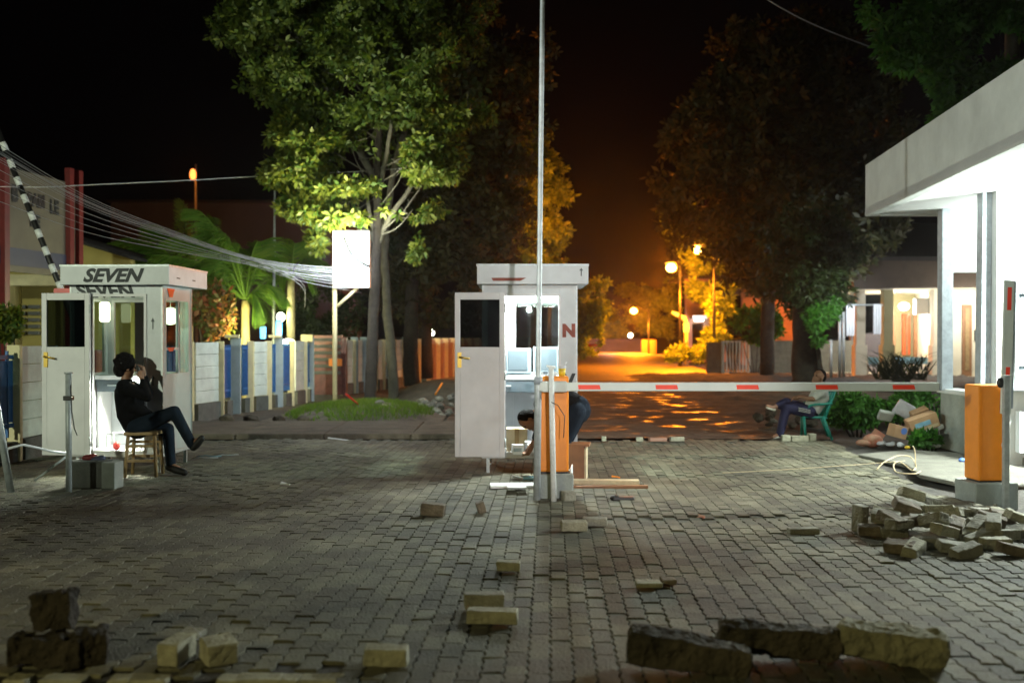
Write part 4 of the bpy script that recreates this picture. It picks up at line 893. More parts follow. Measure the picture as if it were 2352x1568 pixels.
# ================================================================== loose blocks on the paving
TXB = bpy.data.textures.new('chipped', 'CLOUDS'); TXB.noise_scale = .04; TXB.noise_depth = 3
def stone(name, label, x, y, dims, m='block', rz=0, rx=0, ry=0, zo=None, group='loose paving blocks', jit=.004, d=None, bevel=.008, cat='paving block'):
    d = d or gd(y); mb = MB(); mb.box((0, 0, 0), dims, jit=jit)
    o = mb.build(name, m, None, loc=(fx(x, d), d + dims[1] / 2, dims[2] / 2 if zo is None else zo), rot=(R(rx), R(ry), R(rz)), bevel=bevel)
    s = o.modifiers.new('sub', 'SUBSURF'); s.subdivision_type = 'SIMPLE'; s.levels = 2; s.render_levels = 2
    dm = o.modifiers.new('disp', 'DISPLACE'); dm.texture = TXB; dm.strength = .012; dm.mid_level = .5; dm.texture_coords = 'GLOBAL'
    return tag(o, label, cat, group)
stone('paving_block', 'block standing on edge, dark brown, left of the foam sheet in front of the booth', 994, 1187, (.20, .09, .105), 'block_dark', rz=-8, ry=6, zo=.055)
stone('paving_block', 'small brown block tilted on its end, left of the pole shadow', 1104, 1180, (.07, .08, .10), 'block_dark', rz=10, ry=-18, zo=.05)
stone('paving_block', 'pale block in front of the shadow of the middle barrier', 1320, 1221, (.205, .10, .075), 'block', rz=4)
stone('paving_block', 'duller grey block touching the right end of the pale one by the shadow', 1368, 1208, (.20, .10, .06), 'block_grey', rz=-6)
stone('paving_block', 'single pale block on the paving straight below the steel pole', 1168, 1313, (.155, .10, .06), 'block', rz=-4)
stone('paving_block', 'yellowish zigzag block pair, larger one, in the centre foreground', 1130, 1436, (.275, .10, .075), 'block', rz=-4)
stone('paving_block', 'paler short block leaning behind the yellowish pair in the centre foreground', 1112, 1404, (.22, .09, .085), 'block_grey', rz=6, zo=.05)
stone('paving_block', 'single yellowish block low in the picture, left of the big kerb stones', 884, 1534, (.205, .10, .085), 'block', rz=-3)
stone('paving_block', 'left one of two blocks leaning together near the lower left corner', 390, 1536, (.105, .19, .10), 'block', rz=-10, d=4.66)
stone('paving_block', 'right one of two blocks leaning together near the lower left corner', 488, 1532, (.15, .18, .10), 'block', rz=30, d=4.66)
stone('paving_block', 'flat pale piece with wire scraps behind the two leaning blocks', 432, 1470, (.12, .10, .035), 'block_grey', rz=-12)
stone('paving_block', 'faint block sunk in the paving left of the stone heap', 1850, 1228, (.235, .10, .045), 'block_grey', rz=2)
stone('paving_block', 'yellowish raised block with a brown neighbour in the right foreground paving', 1492, 1352, (.16, .10, .035), 'block', rz=2)
stone('paving_block', 'brown raised stone beside the yellowish one in the right foreground paving', 1538, 1345, (.09, .10, .035), 'block_dark', rz=2)
# kerb edge blocks at far side of the paving
for (x, y, w, hh, m_, lb) in ((1388, 1015, .07, .07, 'block', 'small pale block standing behind the barrier on the far paving edge'), (1470, 1016, .10, .06, 'block', 'pale block left of the orange brick on the far paving edge'), (1512, 1013, .26, .05, 'pink', 'flat orange brown brick on the far paving edge'), (1556, 1012, .20, .065, 'block', 'pale block right of the orange brick on the far paving edge'),
                              (1808, 1013, .12, .09, 'block', 'rounded pale block nearest the foot of the man on the green chair'), (1839, 1014, .24, .08, 'block', 'long pale block in the row under the green chair'), (1868, 1015, .10, .11, 'block', 'upright pale block touching the front leg of the green chair')):
    stone('paving_block', lb, x, y, (w, .11, hh), m_, rz=rnd.uniform(-6, 6), group='blocks along the far paving edge', d=14.55)
# big kerb stones
def rough(name, label, x, y, dims, m, rz, rx=0, ry=0, taper=None, cat='stone', seed=1, zo=None):
    g = random.Random(seed); d = gd(y); nx, ny, nz = 7, 3, 3
    mb = MB(); X, Y, Z = dims
    bm_ = {}
    def P_(i, j, k):
        if (i, j, k) not in bm_:
            u, v, w = i / nx - .5, j / ny - .5, k / nz - .5
            tp = 1 if not taper else 1 + taper * u
            edge = sum(1 for q in (abs(u), abs(v), abs(w)) if q > .49)
            s_ = 1 - .035 * max(0, edge - 1)
            bm_[(i, j, k)] = Vector((u * X * s_ + g.gauss(0, .006), v * Y * s_ * tp + g.gauss(0, .006), w * Z * s_ * tp + g.gauss(0, .006)))
        return bm_[(i, j, k)]
    vs = []; ix = {}
    def I(i, j, k):
        if (i, j, k) not in ix: ix[(i, j, k)] = len(vs); vs.append(P_(i, j, k))
        return ix[(i, j, k)]
    fs = []
    for i in range(nx):
        for j in range(ny):
            fs += [(I(i, j, nz), I(i + 1, j, nz), I(i + 1, j + 1, nz), I(i, j + 1, nz)), (I(i, j, 0), I(i, j + 1, 0), I(i + 1, j + 1, 0), I(i + 1, j, 0))]
    for i in range(nx):
        for k in range(nz):
            fs += [(I(i, 0, k), I(i + 1, 0, k), I(i + 1, 0, k + 1), I(i, 0, k + 1)), (I(i, ny, k), I(i, ny, k + 1), I(i + 1, ny, k + 1), I(i + 1, ny, k))]
    for j in range(ny):
        for k in range(nz):
            fs += [(I(0, j, k), I(0, j, k + 1), I(0, j + 1, k + 1), I(0, j + 1, k)), (I(nx, j, k), I(nx, j + 1, k), I(nx, j + 1, k + 1), I(nx, j, k + 1))]
    mb.add(vs, fs)
    o = mb.build(name, m, None, loc=(fx(x, d), d + Y / 2, Z / 2 if zo is None else zo), rot=(R(rx), R(ry), R(rz)), bevel=.006)
    s = o.modifiers.new('sub', 'SUBSURF'); s.subdivision_type = 'SIMPLE'; s.levels = 3; s.render_levels = 3
    tx_ = bpy.data.textures.new('rough', 'CLOUDS'); tx_.noise_scale = .05; tx_.noise_depth = 4
    dm = o.modifiers.new('disp', 'DISPLACE'); dm.texture = tx_; dm.strength = .035; dm.mid_level = .5; dm.texture_coords = 'GLOBAL'
    return tag(o, label, cat)
rough('kerb_stone', 'left one of three big kerb stones in the right foreground, dark brown', 1590, 1546, (.58, .15, .145), 'stone', -9, ry=7, taper=-.25, seed=3, zo=.072)
rough('kerb_stone', 'middle one of three big kerb stones, grey brown and longest', 1800, 1520, (.58, .14, .135), 'stone', -5, ry=3, seed=5, zo=.085)
rough('kerb_stone', 'right one of three big kerb stones, with a yellowish front', 2068, 1532, (.50, .20, .15), 'stone_y', -12, ry=4, seed=8, zo=.08)
# dark lumps near the lower left corner
rough('rock', 'dark cube shaped stone tilted on top of the pile at the lower left corner', 108, 1520, (.19, .13, .18), 'rockdark', 8, ry=-4, rx=-8, seed=11, zo=.225)
rough('rock', 'black stone under the tilted cube at the lower left corner', 125, 1537, (.25, .15, .14), 'rockdark', -4, seed=12, zo=.065)
rough('rock', 'brown stone left of the black one at the lower left corner', 52, 1536, (.18, .14, .12), 'rockdark', 12, ry=6, seed=13, zo=.07)
rough('rock', 'ragged lump with a pale broken edge, right end of the lower left pile', 190, 1532, (.15, .15, .16), 'rockdark', 20, seed=14, zo=.07)
rough('rock', 'pale broken chip at the foot of the ragged lump, lower left', 200, 1528, (.10, .07, .06), 'block_grey', 30, seed=15, zo=.04)
# wires by the lower left blocks
mb = MB(); mb.tube([(-.06, 0, .05), (-.01, .01, .085), (.04, 0, .05), (.05, 0, .0)], .0016, 5); mb.tube([(-.12, -.03, .01), (-.03, .0, .03), (.08, -.01, .01)], .0016, 5); o = mb.build('wire_scrap', 'plasticbag', None, loc=(fx(440, 4.95), 4.95, .02)); tag(o, 'thin curled wire scraps behind the two leaning blocks', 'wire')
# heap of pulled-up blocks, right
heap = [(1982, 1222, 0, 0, 90, 8), (2010, 1232, 0, 0, 0, 4), (2040, 1222, .06, 20, 0, -32), (2058, 1235, 0, 0, 6, 30), (2074, 1240, .05, 0, 0, 50), (2090, 1220, .10, 10, 30, 15), (2100, 1200, .13, 0, 0, -12), (2120, 1210, .07, 0, 14, -8),
        (2130, 1232, .05, 8, 0, 10), (2076, 1272, 0, 0, 0, -20), (2108, 1276, 0, 0, 0, 22), (2150, 1262, 0, 0, 0, 14), (2152, 1240, .06, 0, 20, -30), (2168, 1218, .02, 0, 0, 20), (2178, 1256, .05, 14, 0, 5), (2196, 1272, 0, 0, 0, -5), (2228, 1282, 0, 0, 0, 18),
        (2206, 1236, .04, 0, 0, 34), (2236, 1240, 0, 0, -12, 6), (2262, 1222, .02, 12, 0, -24), (2258, 1250, 0, 0, 0, 40), (2290, 1230, 0, 0, 10, 12), (2296, 1262, 0, 0, 0, -8), (2320, 1250, .02, 0, 0, 24), (2344, 1236, 0, 18, 0, 3), (2336, 1280, 0, 0, 0, 12), (2160, 1195, 0, 0, 0, 3), (2210, 1190, 0, 0, 0, -6), (2262, 1190, 0, 0, 0, 8), (2310, 1198, 0, 0, 0, -4), (2348, 1204, .01, 0, 6, 4), (2050, 1190, 0, 0, 0, 6), (2140, 1188, .055, 0, 0, 50)]
prng2 = random.Random(21)
for _ in range(0): pass
heap = [(x, y, z * 1.5 if z > .03 else z, rx + prng2.uniform(-14, 14), ry + (prng2.uniform(-16, 16) if ry < 80 else 0), rz + prng2.uniform(-30, 30)) for (x, y, z, rx, ry, rz) in heap]
spec = {0: 'upright block standing on end at the left edge of the stone heap', 6: 'topmost block of the stone heap, tilted, left of the right barrier', 16: 'block with a yellow face at the front foot of the stone heap', 9: 'pale block at the front left foot of the stone heap'}
heap += [(prng2.uniform(2035, 2320), prng2.uniform(1205, 1245), prng2.uniform(.055, .12), prng2.uniform(-25, 25), prng2.uniform(-25, 25), prng2.uniform(-70, 70)) for _ in range(14)]
ORD = ['leftmost', 'second from left', 'third from left', 'fourth from left', 'fifth from left', 'sixth from left', 'seventh from left', 'eighth from left', 'ninth from left', 'tenth from left', 'eleventh from left', 'twelfth from left', 'thirteenth from left', 'fourteenth from left'] + ['%dth from left' % k for k in range(15, 40)]
def row_of(h): return 'loose on top' if h[2] > .03 else ('in the back row' if h[1] < 1212 else ('in the middle row' if h[1] < 1254 else 'in the front row'))
def heap_label(i):
    row = row_of(heap[i]); mates = sorted((h[0], j) for j, h in enumerate(heap) if row_of(h) == row and j not in spec)
    return 'grey block %s of the pulled-up heap, %s there' % (row, ORD[[j for _, j in mates].index(i)])
for i, (x, y, zo, rx, ry, rz) in enumerate(heap):
    y_ = y + 2; d = gd(min(y_, 1285)) - zo * .2
    stone('paving_block', spec.get(i) or heap_label(i), x, y_, (.205, .105, .075), ('block_grey', 'block_grey', 'block', 'block_dark')[i * 7 % 4], rx=rx, ry=ry, rz=rz, zo=.045 + zo + (.06 if ry == 90 else 0), group='heap of pulled-up blocks', d=d, jit=.006)
# front edge of the paving at lower left: a few proud blocks lit yellow
for i, x in enumerate((30, 135, 268, 330, 520, 590, 655, 735)):
    stone('paving_block', 'block in the exposed paving edge at the bottom, %s of eight' % ORD[i], x, 1560, (.20 if i % 2 else .105, .105, .06), 'block', rz=-2 + i % 3, zo=-.028, d=4.46, group='front edge blocks')

# ================================================================== right side rubbish, cables, rope
def carton(label, x, y, d, dims, rot, m='card', spot=None):
    t = thing('cardboard_box', label, 'box', tuple(at(x, y, d))); t.rotation_euler = rot
    mb = MB(); mb.box((0, 0, 0), dims); mb.build('carton', m, t, bevel=.004)
    w, dp, h_ = dims
    if spot == 'round': mb = MB(); mb.tube([(w * .2, -dp / 2 - .002, h_ * .15), (w * .2, -dp / 2, h_ * .15)], h_ * .28, 16); mb.build('print', 'bluepaint', t)
    if spot == 'band':
        mb = MB(); mb.box((-.02, -dp / 2 - .001, h_ * .0), (w * .55, .003, h_ * .34)); mb.build('print', 'cyan', t)
        mb = MB(); mb.box((w * .1, -dp / 2 - .001, -h_ * .34), (w * .7, .003, h_ * .2)); mb.build('print', 'cardlight', t)
    return t
carton('small brown cardboard box with a blue round mark in the rubbish, lower left one', 2062, 990, 13.9, (.20, .18, .17), (R(5), R(14), R(12)), 'card', 'round')
carton('larger cardboard box with light blue print in the rubbish beside the guard house wall', 2118, 970, 14.0, (.40, .22, .20), (R(4), R(-20), R(-6)), 'card', 'band')
carton('open flap of brown cardboard above the printed box by the guard house', 2112, 948, 14.2, (.24, .12, .10), (R(20), R(-22), 0), 'card')
def foam(label, x, y, d, dims, rot, m='paper', name='foam_piece', cat='foam piece'):
    o = MB().box((0, 0, 0), dims, jit=.01).build(name, m, None, loc=tuple(at(x, y, d)), bevel=.02); o.rotation_euler = rot; return tag(o, label, cat)
foam('white foam slab under the printed cardboard box', 2118, 996, 13.9, (.27, .1, .07), (0, R(-20), 0))
foam('white foam slab against the guard house wall under the printed box', 2150, 984, 14.0, (.22, .1, .07), (0, R(-24), 0))
foam('pale crumpled plastic sheet hanging in the bushes behind the boxes', 2076, 940, 14.4, (.26, .06, .22), (R(20), R(30), 0), 'plasticbag', 'plastic_sheet', 'plastic sheet')
foam('grey plastic sheet left of the small cardboard box', 2035, 955, 14.3, (.22, .06, .16), (R(30), R(10), 0), 'oldwall', 'plastic_sheet', 'plastic sheet')
for i, (x, y) in enumerate(((2046, 1008), (2062, 1012), (2120, 1012), (2138, 1014), (2100, 1008), (2030, 1004))):
    o = MB().ball((0, 0, .03), (.07, .05, .03)).ball((.04, .02, .04), (.04, .04, .03)).build('plastic_bag', 'plasticbag', None, loc=(fx(x, 13.9), 13.9 - (y - 1008) * .03, .0), rot=(0, 0, i)); tag(o, 'crumpled white plastic bag at the front of the rubbish by the guard house', 'plastic bag', 'white plastic bags in the rubbish')
o = MB().ball((0, 0, .06), (.15, .08, .10)).box((.06, 0, .12), (.16, .05, .16), rot=(0, R(35), 0)).ball((-.12, 0, .03), (.12, .09, .05)).build('rag_heap', 'rag', None, loc=(fx(2005, 14.1), 14.1, 0)); tag(o, 'cream rag with red pattern lying at the left end of the rubbish', 'rag')
o = MB().ball((0, 0, .02), (.04, .03, .025)).build('wrapper', 'yelplastic', None, loc=(fx(2085, 13.6), 13.6, .0)); tag(o, 'bright yellow wrapper in front of the small cardboard box', 'wrapper')
o = MB().ball((0, 0, .02), (.05, .04, .03)).build('bottle', 'bluepaint', None, loc=(fx(2212, 12.2), 12.2, .0)); tag(o, 'blue crushed bottle at the foot of the guard house wall', 'bottle')
mb = MB()
rp = [(2015, 1078), (2025, 1066), (2040, 1056), (2065, 1046), (2090, 1048), (2102, 1060), (2104, 1074), (2096, 1080), (2080, 1068), (2066, 1060), (2054, 1066), (2056, 1080), (2068, 1086), (2100, 1088), (2115, 1082)]
P3 = []
for i, (x, y) in enumerate(rp):
    z = .02 + .10 * math.sin(min(1, i / 6) * math.pi) if i < 8 else .02
    d = (H - z) * FPX / (y - HY); P3.append((fx(x, d), d, z))
def smoothpts(P, n=4):
    P = [Vector(p) for p in P]; out = []
    for i in range(len(P) - 1):
        p0, p1, p2, p3 = P[max(i - 1, 0)], P[i], P[i + 1], P[min(i + 2, len(P) - 1)]
        for k in range(n):
            t_ = k / n; out.append(.5 * ((2 * p1) + (-p0 + p2) * t_ + (2 * p0 - 5 * p1 + 4 * p2 - p3) * t_ * t_ + (-p0 + 3 * p1 - 3 * p2 + p3) * t_ ** 3))
    return out + [P[-1]]
mb.tube(smoothpts(P3), .007, 6)
mb.tube(smoothpts([(P3[6][0], P3[6][1], .03), (P3[6][0], P3[6][1] + .02, .2), (P3[6][0] - .02, P3[6][1] + .03, .27)]), .006, 6)
o = mb.build('rope', 'cardlight'); tag(o, 'pale looped rope lying on the broken concrete slab', 'rope')
mb = MB(); mb.tube(smoothpts([(fx(x, gd(y)), gd(y), .012) for x, y in ((1660, 1088), (1760, 1083), (1900, 1074), (2010, 1066), (2080, 1060))]), .003, 5); o = mb.build('string', 'cardlight'); tag(o, 'thin pale string stretched flat over the right paving', 'string')

# ================================================================== lit sign by the tree
t = thing('lit_sign', 'blank glowing white sign box on a cream pole beside the big tree', 'sign', (fx(769, 21.5), 21.5, 0))
sx_ = t.location.x
mb = MB(); mb.tube([(0, 0, -.1), (0, 0, fz(535, 21.5))], .05, 12); mb.build('pole', 'cream', t)
mb = MB(); mb.tube([(0, 0, fz(708, 21.5)), (fx(822, 21.5) - sx_, 0, fz(660, 21.5))], .035, 8); mb.build('brace', 'cream', t)
mb = MB(); mb.bx(0.0, fx(848, 21.5) - sx_, -.13, .13, fz(660, 21.5), fz(533, 21.5)); bxs = mb.build('sign_box', 'signlit', t, bevel=.01)
mb = MB(); frame_rect(mb, 'x', -.015, fx(850, 21.5) - sx_, fz(661, 21.5), fz(532, 21.5), -.14, .14, .02); mb.build('frame', 'white', bxs)
light('sign_glow', 'POINT', (fx(808, 20.8), 20.5, 3.2), 300, (0.9, 0.98, 1.0), .5)
light('sign_glow_up', 'SPOT', (fx(800, 20.6), 20.3, 3.4), 900, (1.0, 0.97, 0.62), .4, spot=120, target=(fx(830, 22), 22.6, 7))
mb = MB(); mb.tube(smoothpts([at(790, 545, 21.2), at(805, 580, 21.15), at(825, 600, 21.1), at(848, 612, 21.2)]), .03, 8); o = mb.build('cable_arm', 'blackcable'); tag(o, 'dark curved branch crossing the face of the glowing sign', 'branch')
light('street_spill_fill', 'POINT', (fx(1285, 34), 34.0, 5.6), 300, SODIUM, .2)  # extra unseen light added to turn the tree edge orange
# lamps behind the fence
for x, y, d, r_, lb in ((957, 762, 34, .15, 'left larger one of two white globe lamps between the trunks'), (991, 762, 36, .12, 'right smaller one of two white globe lamps between the trunks'), (661, 787, 26, .20, 'white dome lamp just above the fence left of the sign'), (511, 0, 0, 0, None), (645, 728, 27, .11, 'small cold lamp over the glowing blue tarp behind the fence')):
    if not lb: continue
    p = at(x, y, d); t = thing('garden_lamp', lb, 'lamp', (p.x, p.y, 0), 0, 'white garden lamps')
    mb = MB(); mb.ball((0, 0, p.z), (r_, r_, r_ * (.5 if x == 661 else 1.15))); mb.build('globe', 'whitelamp', t)
    mb = MB(); mb.tube([(0, 0, -.1), (0, 0, p.z - r_ * .4)], .03, 8); mb.build('stem', 'steel', t)
    light('garden_light', 'POINT', (p.x, p.y - r_ - .25, p.z + .1), 36, (0.95, 1.0, 0.6), .1)
for x, ya, yb, w, m_, lb in ((640, 735, 778, 14, 'blueglow', 'tall glowing blue tarp behind the fence right of the palm'), (604, 752, 778, 12, 'blueglow', 'smaller glowing blue tarp behind the fence beside the palm stem')):
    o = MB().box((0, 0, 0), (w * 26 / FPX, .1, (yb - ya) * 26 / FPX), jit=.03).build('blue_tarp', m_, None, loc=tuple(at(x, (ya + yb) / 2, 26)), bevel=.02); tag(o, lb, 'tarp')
# ================================================================== overhead cables
ORDT = ['topmost', 'second from top', 'third from top', 'fourth from top', 'fifth from top', 'sixth from top', 'seventh from top', 'eighth from top', 'ninth from top', 'tenth from top', 'second lowest', 'lowest']
cab = [(330, 588, 618), (338, 590, 624), (346, 592, 628), (352, 593, 633), (360, 594, 640), (372, 595, 650), (392, 600, 655), (415, 603, 662), (440, 606, 672), (470, 606, 640), (350, 590, 690), (366, 592, 705)]
for i, (ya, ym, yb) in enumerate(cab):
    xe = 830 if i < 9 else (830 if i == 9 else 700)
    pts = [at(-40, ya - 22, 11.0), at(200, ya + (ym - ya) * .47, 13.2), at(400, ya + (ym - ya) * .78, 15.5), at(565, ym, 17.6), at(690, (ym + yb) / 2 + 6, 19.6), at(xe, yb, 21.9)]
    mb = MB(); sp = smoothpts(pts, 5); mb.tube(sp, [(.003 + .0045 * j / len(sp)) * (1.15 if i % 3 == 0 else .85) for j in range(len(sp))], 6); o = mb.build('overhead_cable', 'cable'); tag(o, 'grey overhead cable at the left picture edge, %s of the bundle' % ORDT[sorted(q_[0] for q_ in cab).index(ya)], 'cable', 'bundle of overhead cables')
mb = MB(); mb.tube(smoothpts([at(-40, 428, 12), at(100, 430, 14), at(220, 424, 16), at(420, 415, 19), at(600, 405, 22), at(860, 392, 22.5), at(1000, 380, 23)], 5), .009, 6); o = mb.build('overhead_cable', 'cable'); tag(o, 'single thin cable running almost level from the billboard into the tree', 'cable')
mb = MB(); mb.tube(smoothpts([at(1700, -40, 20), at(1760, 0, 21), at(1840, 45, 23), at(1920, 80, 26), at(2000, 110, 30)], 5), .012, 6); o = mb.build('overhead_cable', 'cable'); tag(o, 'thin cable crossing the dark sky at the upper right', 'cable')
# flood light mast that lights the yard, behind the camera
t = thing('flood_mast', 'yard floodlight mast left behind the camera', 'mast', (-9.5, -5.4, -.1))
mb = MB(); mb.tube([(0, 0, 0), (0, 0, 4.8)], .06); mb.build('pole', 'steel', t)
mb = MB(); mb.box((0, .2, 4.85), (.4, .25, .3)); mb.build('lamp_head', 'greypaint', t, bevel=.02)
# ================================================================== TREES AND PLANTS
def limb(mb, P, r0, r1, n=10, wob=.0, seed=0):
    pts = smoothpts(P, 4); g = random.Random(seed)
    k = len(pts); rr = [(r0 + (r1 - r0) * i / (k - 1)) * (1 + g.uniform(-.07, .07)) for i in range(k)]
    pts = [p + Vector((g.uniform(-wob, wob), g.uniform(-wob, wob), 0)) for p in pts]
    mb.tube(pts, rr, n)
bt = thing('roadside_tree', 'big leafy tree beside the glowing sign, its low leaves lit yellow green', 'tree', (fx(853, 22), 22, 0))
L0 = bt.location
def q(x, y, d=22): return at(x, y, d) - L0
mb = MB(); limb(mb, [q(850, 940), q(852, 880), q(856, 760), q(862, 640), q(866, 560), q(868, 470), q(866, 400), q(872, 250)], .145, .075, 14, .012, 1)
limb(mb, [q(848, 955), q(850, 925)], .30, .18, 14); mb.build('trunk', 'bark', bt)
mb = MB()
limb(mb, [q(868, 560), q(890, 510), q(930, 450), q(985, 370), q(1030, 310)], .075, .025, 8, .01, 2)
limb(mb, [q(862, 560), q(850, 490), q(838, 440), q(800, 400)], .06, .02, 8, .01, 3)
limb(mb, [q(868, 450), q(885, 370), q(900, 280), q(905, 200)], .07, .02, 8, .01, 4)
limb(mb, [q(866, 420), q(800, 300), q(740, 180), q(700, 60)], .08, .02, 8, .01, 5)
limb(mb, [q(868, 300), q(900, 180), q(960, 60)], .07, .02, 8, .01, 6)
gb = random.Random(12)
for (ex, ey) in ((640, 60), (820, 40), (700, 170), (905, 160), (672, 260), (790, 300), (690, 400), (780, 450), (720, 500), (745, 550), (630, 412), (960, 330), (1030, 275), (985, 400), (950, 480), (1100, 240), (600, 20), (760, 100), (560, 60)):
    s0 = q(868, max(200, min(540, ey + 150))); e0 = q(ex, ey, 21.7)
    mb_ = s0.lerp(e0, .5) + Vector((0, 0, -.15)); limb(mb, [s0, mb_, e0], .022, .006, 6, .012, ex)
    for k in range(4): t0 = s0.lerp(e0, gb.uniform(.5, .9)); mb.tube([t0, t0 + Vector((gb.uniform(-.5, .5), gb.uniform(-.4, .4), gb.uniform(-.1, .45)))], [.012, .004], 5)
mb.build('limbs', 'palebark', bt)
cr = [E(*a) for a in ((640, 40, 165, 110, 22), (820, 20, 200, 120, 22), (700, 150, 150, 95, 22), (905, 140, 160, 120, 22), (670, 235, 80, 55, 22), (790, 270, 110, 65, 22), (950, 230, 100, 60, 22), (800, 350, 80, 35, 22), (1010, 60, 120, 90, 23))]
leafcloud('crown', 'leafshade', cr, 11000, .16, .066, 6, bt, 5, shell=.15, gap=-.45).location = -L0
cr = [E(*a) for a in ((600, 285, 30, 18, 21.6), (650, 300, 60, 34, 21.6), (710, 330, 80, 34, 21.6), (680, 395, 85, 32, 21.6), (775, 430, 95, 26, 21.6), (640, 415, 45, 14, 21.6), (705, 480, 70, 34, 21.5), (775, 500, 65, 22, 21.3), (740, 555, 30, 34, 21.5))]
leafcloud('lower_crown', 'leaf', cr, 3600, .17, .07, 6, bt, 15, shell=.1, droop=.5, gap=-.5).location = -L0
cr = [E(*a) for a in ((960, 330, 85, 40, 21.8), (1030, 280, 60, 34, 21.8), (985, 400, 75, 26, 21.6), (950, 480, 75, 30, 21.4), (900, 430, 45, 26, 21.6), (960, 575, 22, 34, 21.4), (1010, 360, 60, 40, 22), (1100, 250, 50, 34, 22))]
leafcloud('outer_sprays', 'leaf', cr, 1900, .17, .07, 6, bt, 6, shell=.05, droop=.6, gap=-.3).location = -L0
dt = thing('roadside_tree', 'taller dark tree behind the big one, its right edge lit orange by street lamps', 'tree', (fx(945, 30), 30, 0))
L0 = dt.location
mb = MB(); limb(mb, [q(946, 885, 30), q(944, 780, 30), q(950, 640, 30), q(985, 450, 30), q(1040, 250, 30)], .26, .12, 12, .02, 7); mb.build('trunk', 'bark', dt)
cr = [E(*a) for a in ((1060, 110, 130, 130, 29), (1130, 230, 120, 130, 29), (1120, 420, 120, 120, 30), (1230, 150, 60, 90, 30), (1010, 600, 110, 110, 30), (1110, 560, 110, 110, 30), (1010, 480, 70, 90, 29), (900, 650, 80, 60, 31), (1050, 700, 100, 60, 31), (960, 690, 90, 40, 32))]
leafcloud('crown', 'leafbrown', cr, 5200, .26, .11, 6, dt, 8, shell=.3).location = -L0
ot = thing('roadside_tree', 'orange lit leafy tree edge rising behind the middle booth', 'tree', (fx(1230, 36), 36, 0))
L0 = ot.location
mb = MB(); limb(mb, [q(1225, 870, 36), q(1230, 700, 36), q(1240, 500, 36), q(1250, 350, 36)], .22, .08, 10, .02, 9); mb.build('trunk', 'bark', ot)
cr = [E(*a) for a in ((1240, 390, 55, 70, 36), (1265, 450, 48, 60, 36), (1225, 330, 40, 40, 36), (1262, 540, 45, 55, 36), (1240, 600, 50, 40, 36), (1200, 480, 40, 90, 36), (1360, 700, 40, 60, 44), (1340, 780, 50, 40, 44), (1280, 640, 50, 50, 40))]
leafcloud('crown', 'leaflit', cr, 4600, .22, .10, 6, ot, 10, shell=.3).location = -L0
pt_ = thing('roadside_tree', 'pale rough trunk just right of the big tree trunk', 'tree', (fx(902, 24), 24, 0))
L0 = pt_.location
mb = MB(); limb(mb, [q(905, 925, 24), q(900, 830, 24), q(892, 740, 24), q(886, 640, 24), q(884, 560, 24), q(900, 420, 24), q(930, 300, 24)], .13, .07, 12, .015, 11); mb.build('trunk', 'palebark', pt_)
cr = [E(*a) for a in ((960, 330, 110, 90, 25), (1000, 180, 110, 90, 25))]
leafcloud('crown', 'leafdark', cr, 260, .24, .1, 6, pt_, 12, shell=.3).location = -L0
for i, (x, yb, d, lb) in enumerate(((945, 872, 31.5, 'slim dark trunk left of the smaller globe lamp'), (978, 868, 33, 'slim dark trunk between the two white globe lamps'))):
    if i == 0: continue
    tt = thing('roadside_tree', lb, 'tree', (fx(x, d), d, 0)); L0 = tt.location
    mb = MB(); limb(mb, [q(x, yb, d), q(x - 4, 700, d), q(x - 2, 560, d), q(x + 30, 420, d)], .28, .14, 12, .02, 20 + i); mb.build('trunk', 'bark', tt)
    leafcloud('crown', 'leafdark', [E(x + 30, 430, 80, 70, d), E(x + 10, 540, 90, 70, d)], 900, .28, .11, 6, tt, 30 + i).location = -L0
# right hand big dark trees
rt = thing('roadside_tree', 'huge dark tree mass right of the street lamps, faint orange on its left edge', 'tree', (fx(1850, 36), 36, 0)); L0 = rt.location
mb = MB(); limb(mb, [q(1762, 872, 36), q(1765, 650, 36), q(1780, 450, 36), q(1830, 250, 36)], .26, .14, 12, .03, 13); mb.build('trunk', 'bark', rt)
cr = [E(*a) for a in ((1640, 330, 130, 110, 36), (1610, 240, 80, 50, 36), (1600, 450, 100, 90, 36), (1780, 200, 160, 150, 36), (1860, 120, 110, 90, 36), (1930, 280, 130, 170, 36), (1750, 400, 140, 130, 36), (1890, 480, 160, 150, 35), (1720, 560, 110, 100, 35), (1840, 620, 140, 90, 35), (1990, 500, 80, 140, 35), (1560, 520, 50, 60, 37))]
leafcloud('crown', 'leafbrown', cr, 13000, .33, .13, 6, rt, 14, shell=.35).location = -L0
lt = thing('roadside_tree', 'small tree glowing orange right around the upper street lamp', 'tree', (fx(1640, 52), 53, 0)); L0 = lt.location
mb = MB(); limb(mb, [q(1650, 815, 53), q(1648, 720, 53), q(1635, 650, 53), q(1620, 560, 53)], .16, .06, 10, .02, 15); mb.build('trunk', 'bark', lt)
cr = [E(*a) for a in ((1615, 600, 40, 34, 52), (1590, 575, 30, 20, 52), (1640, 620, 34, 34, 52), (1580, 540, 50, 24, 53), (1640, 560, 30, 30, 53), (1610, 660, 34, 26, 51.6), (1655, 700, 34, 50, 51), (1640, 770, 30, 34, 50), (1560, 500, 40, 34, 54))]
leafcloud('crown', 'leaflit', cr, 3600, .30, .13, 6, lt, 16, shell=.1).location = -L0
gt_ = thing('roadside_tree', 'low bushy tree glowing yellow orange behind the farthest street lamp', 'tree', (fx(1465, 102), 102, 0)); L0 = gt_.location
mb = MB(); limb(mb, [q(1475, 800, 102), q(1472, 760, 102), q(1470, 700, 102)], .3, .15, 8); mb.build('trunk', 'bark', gt_)
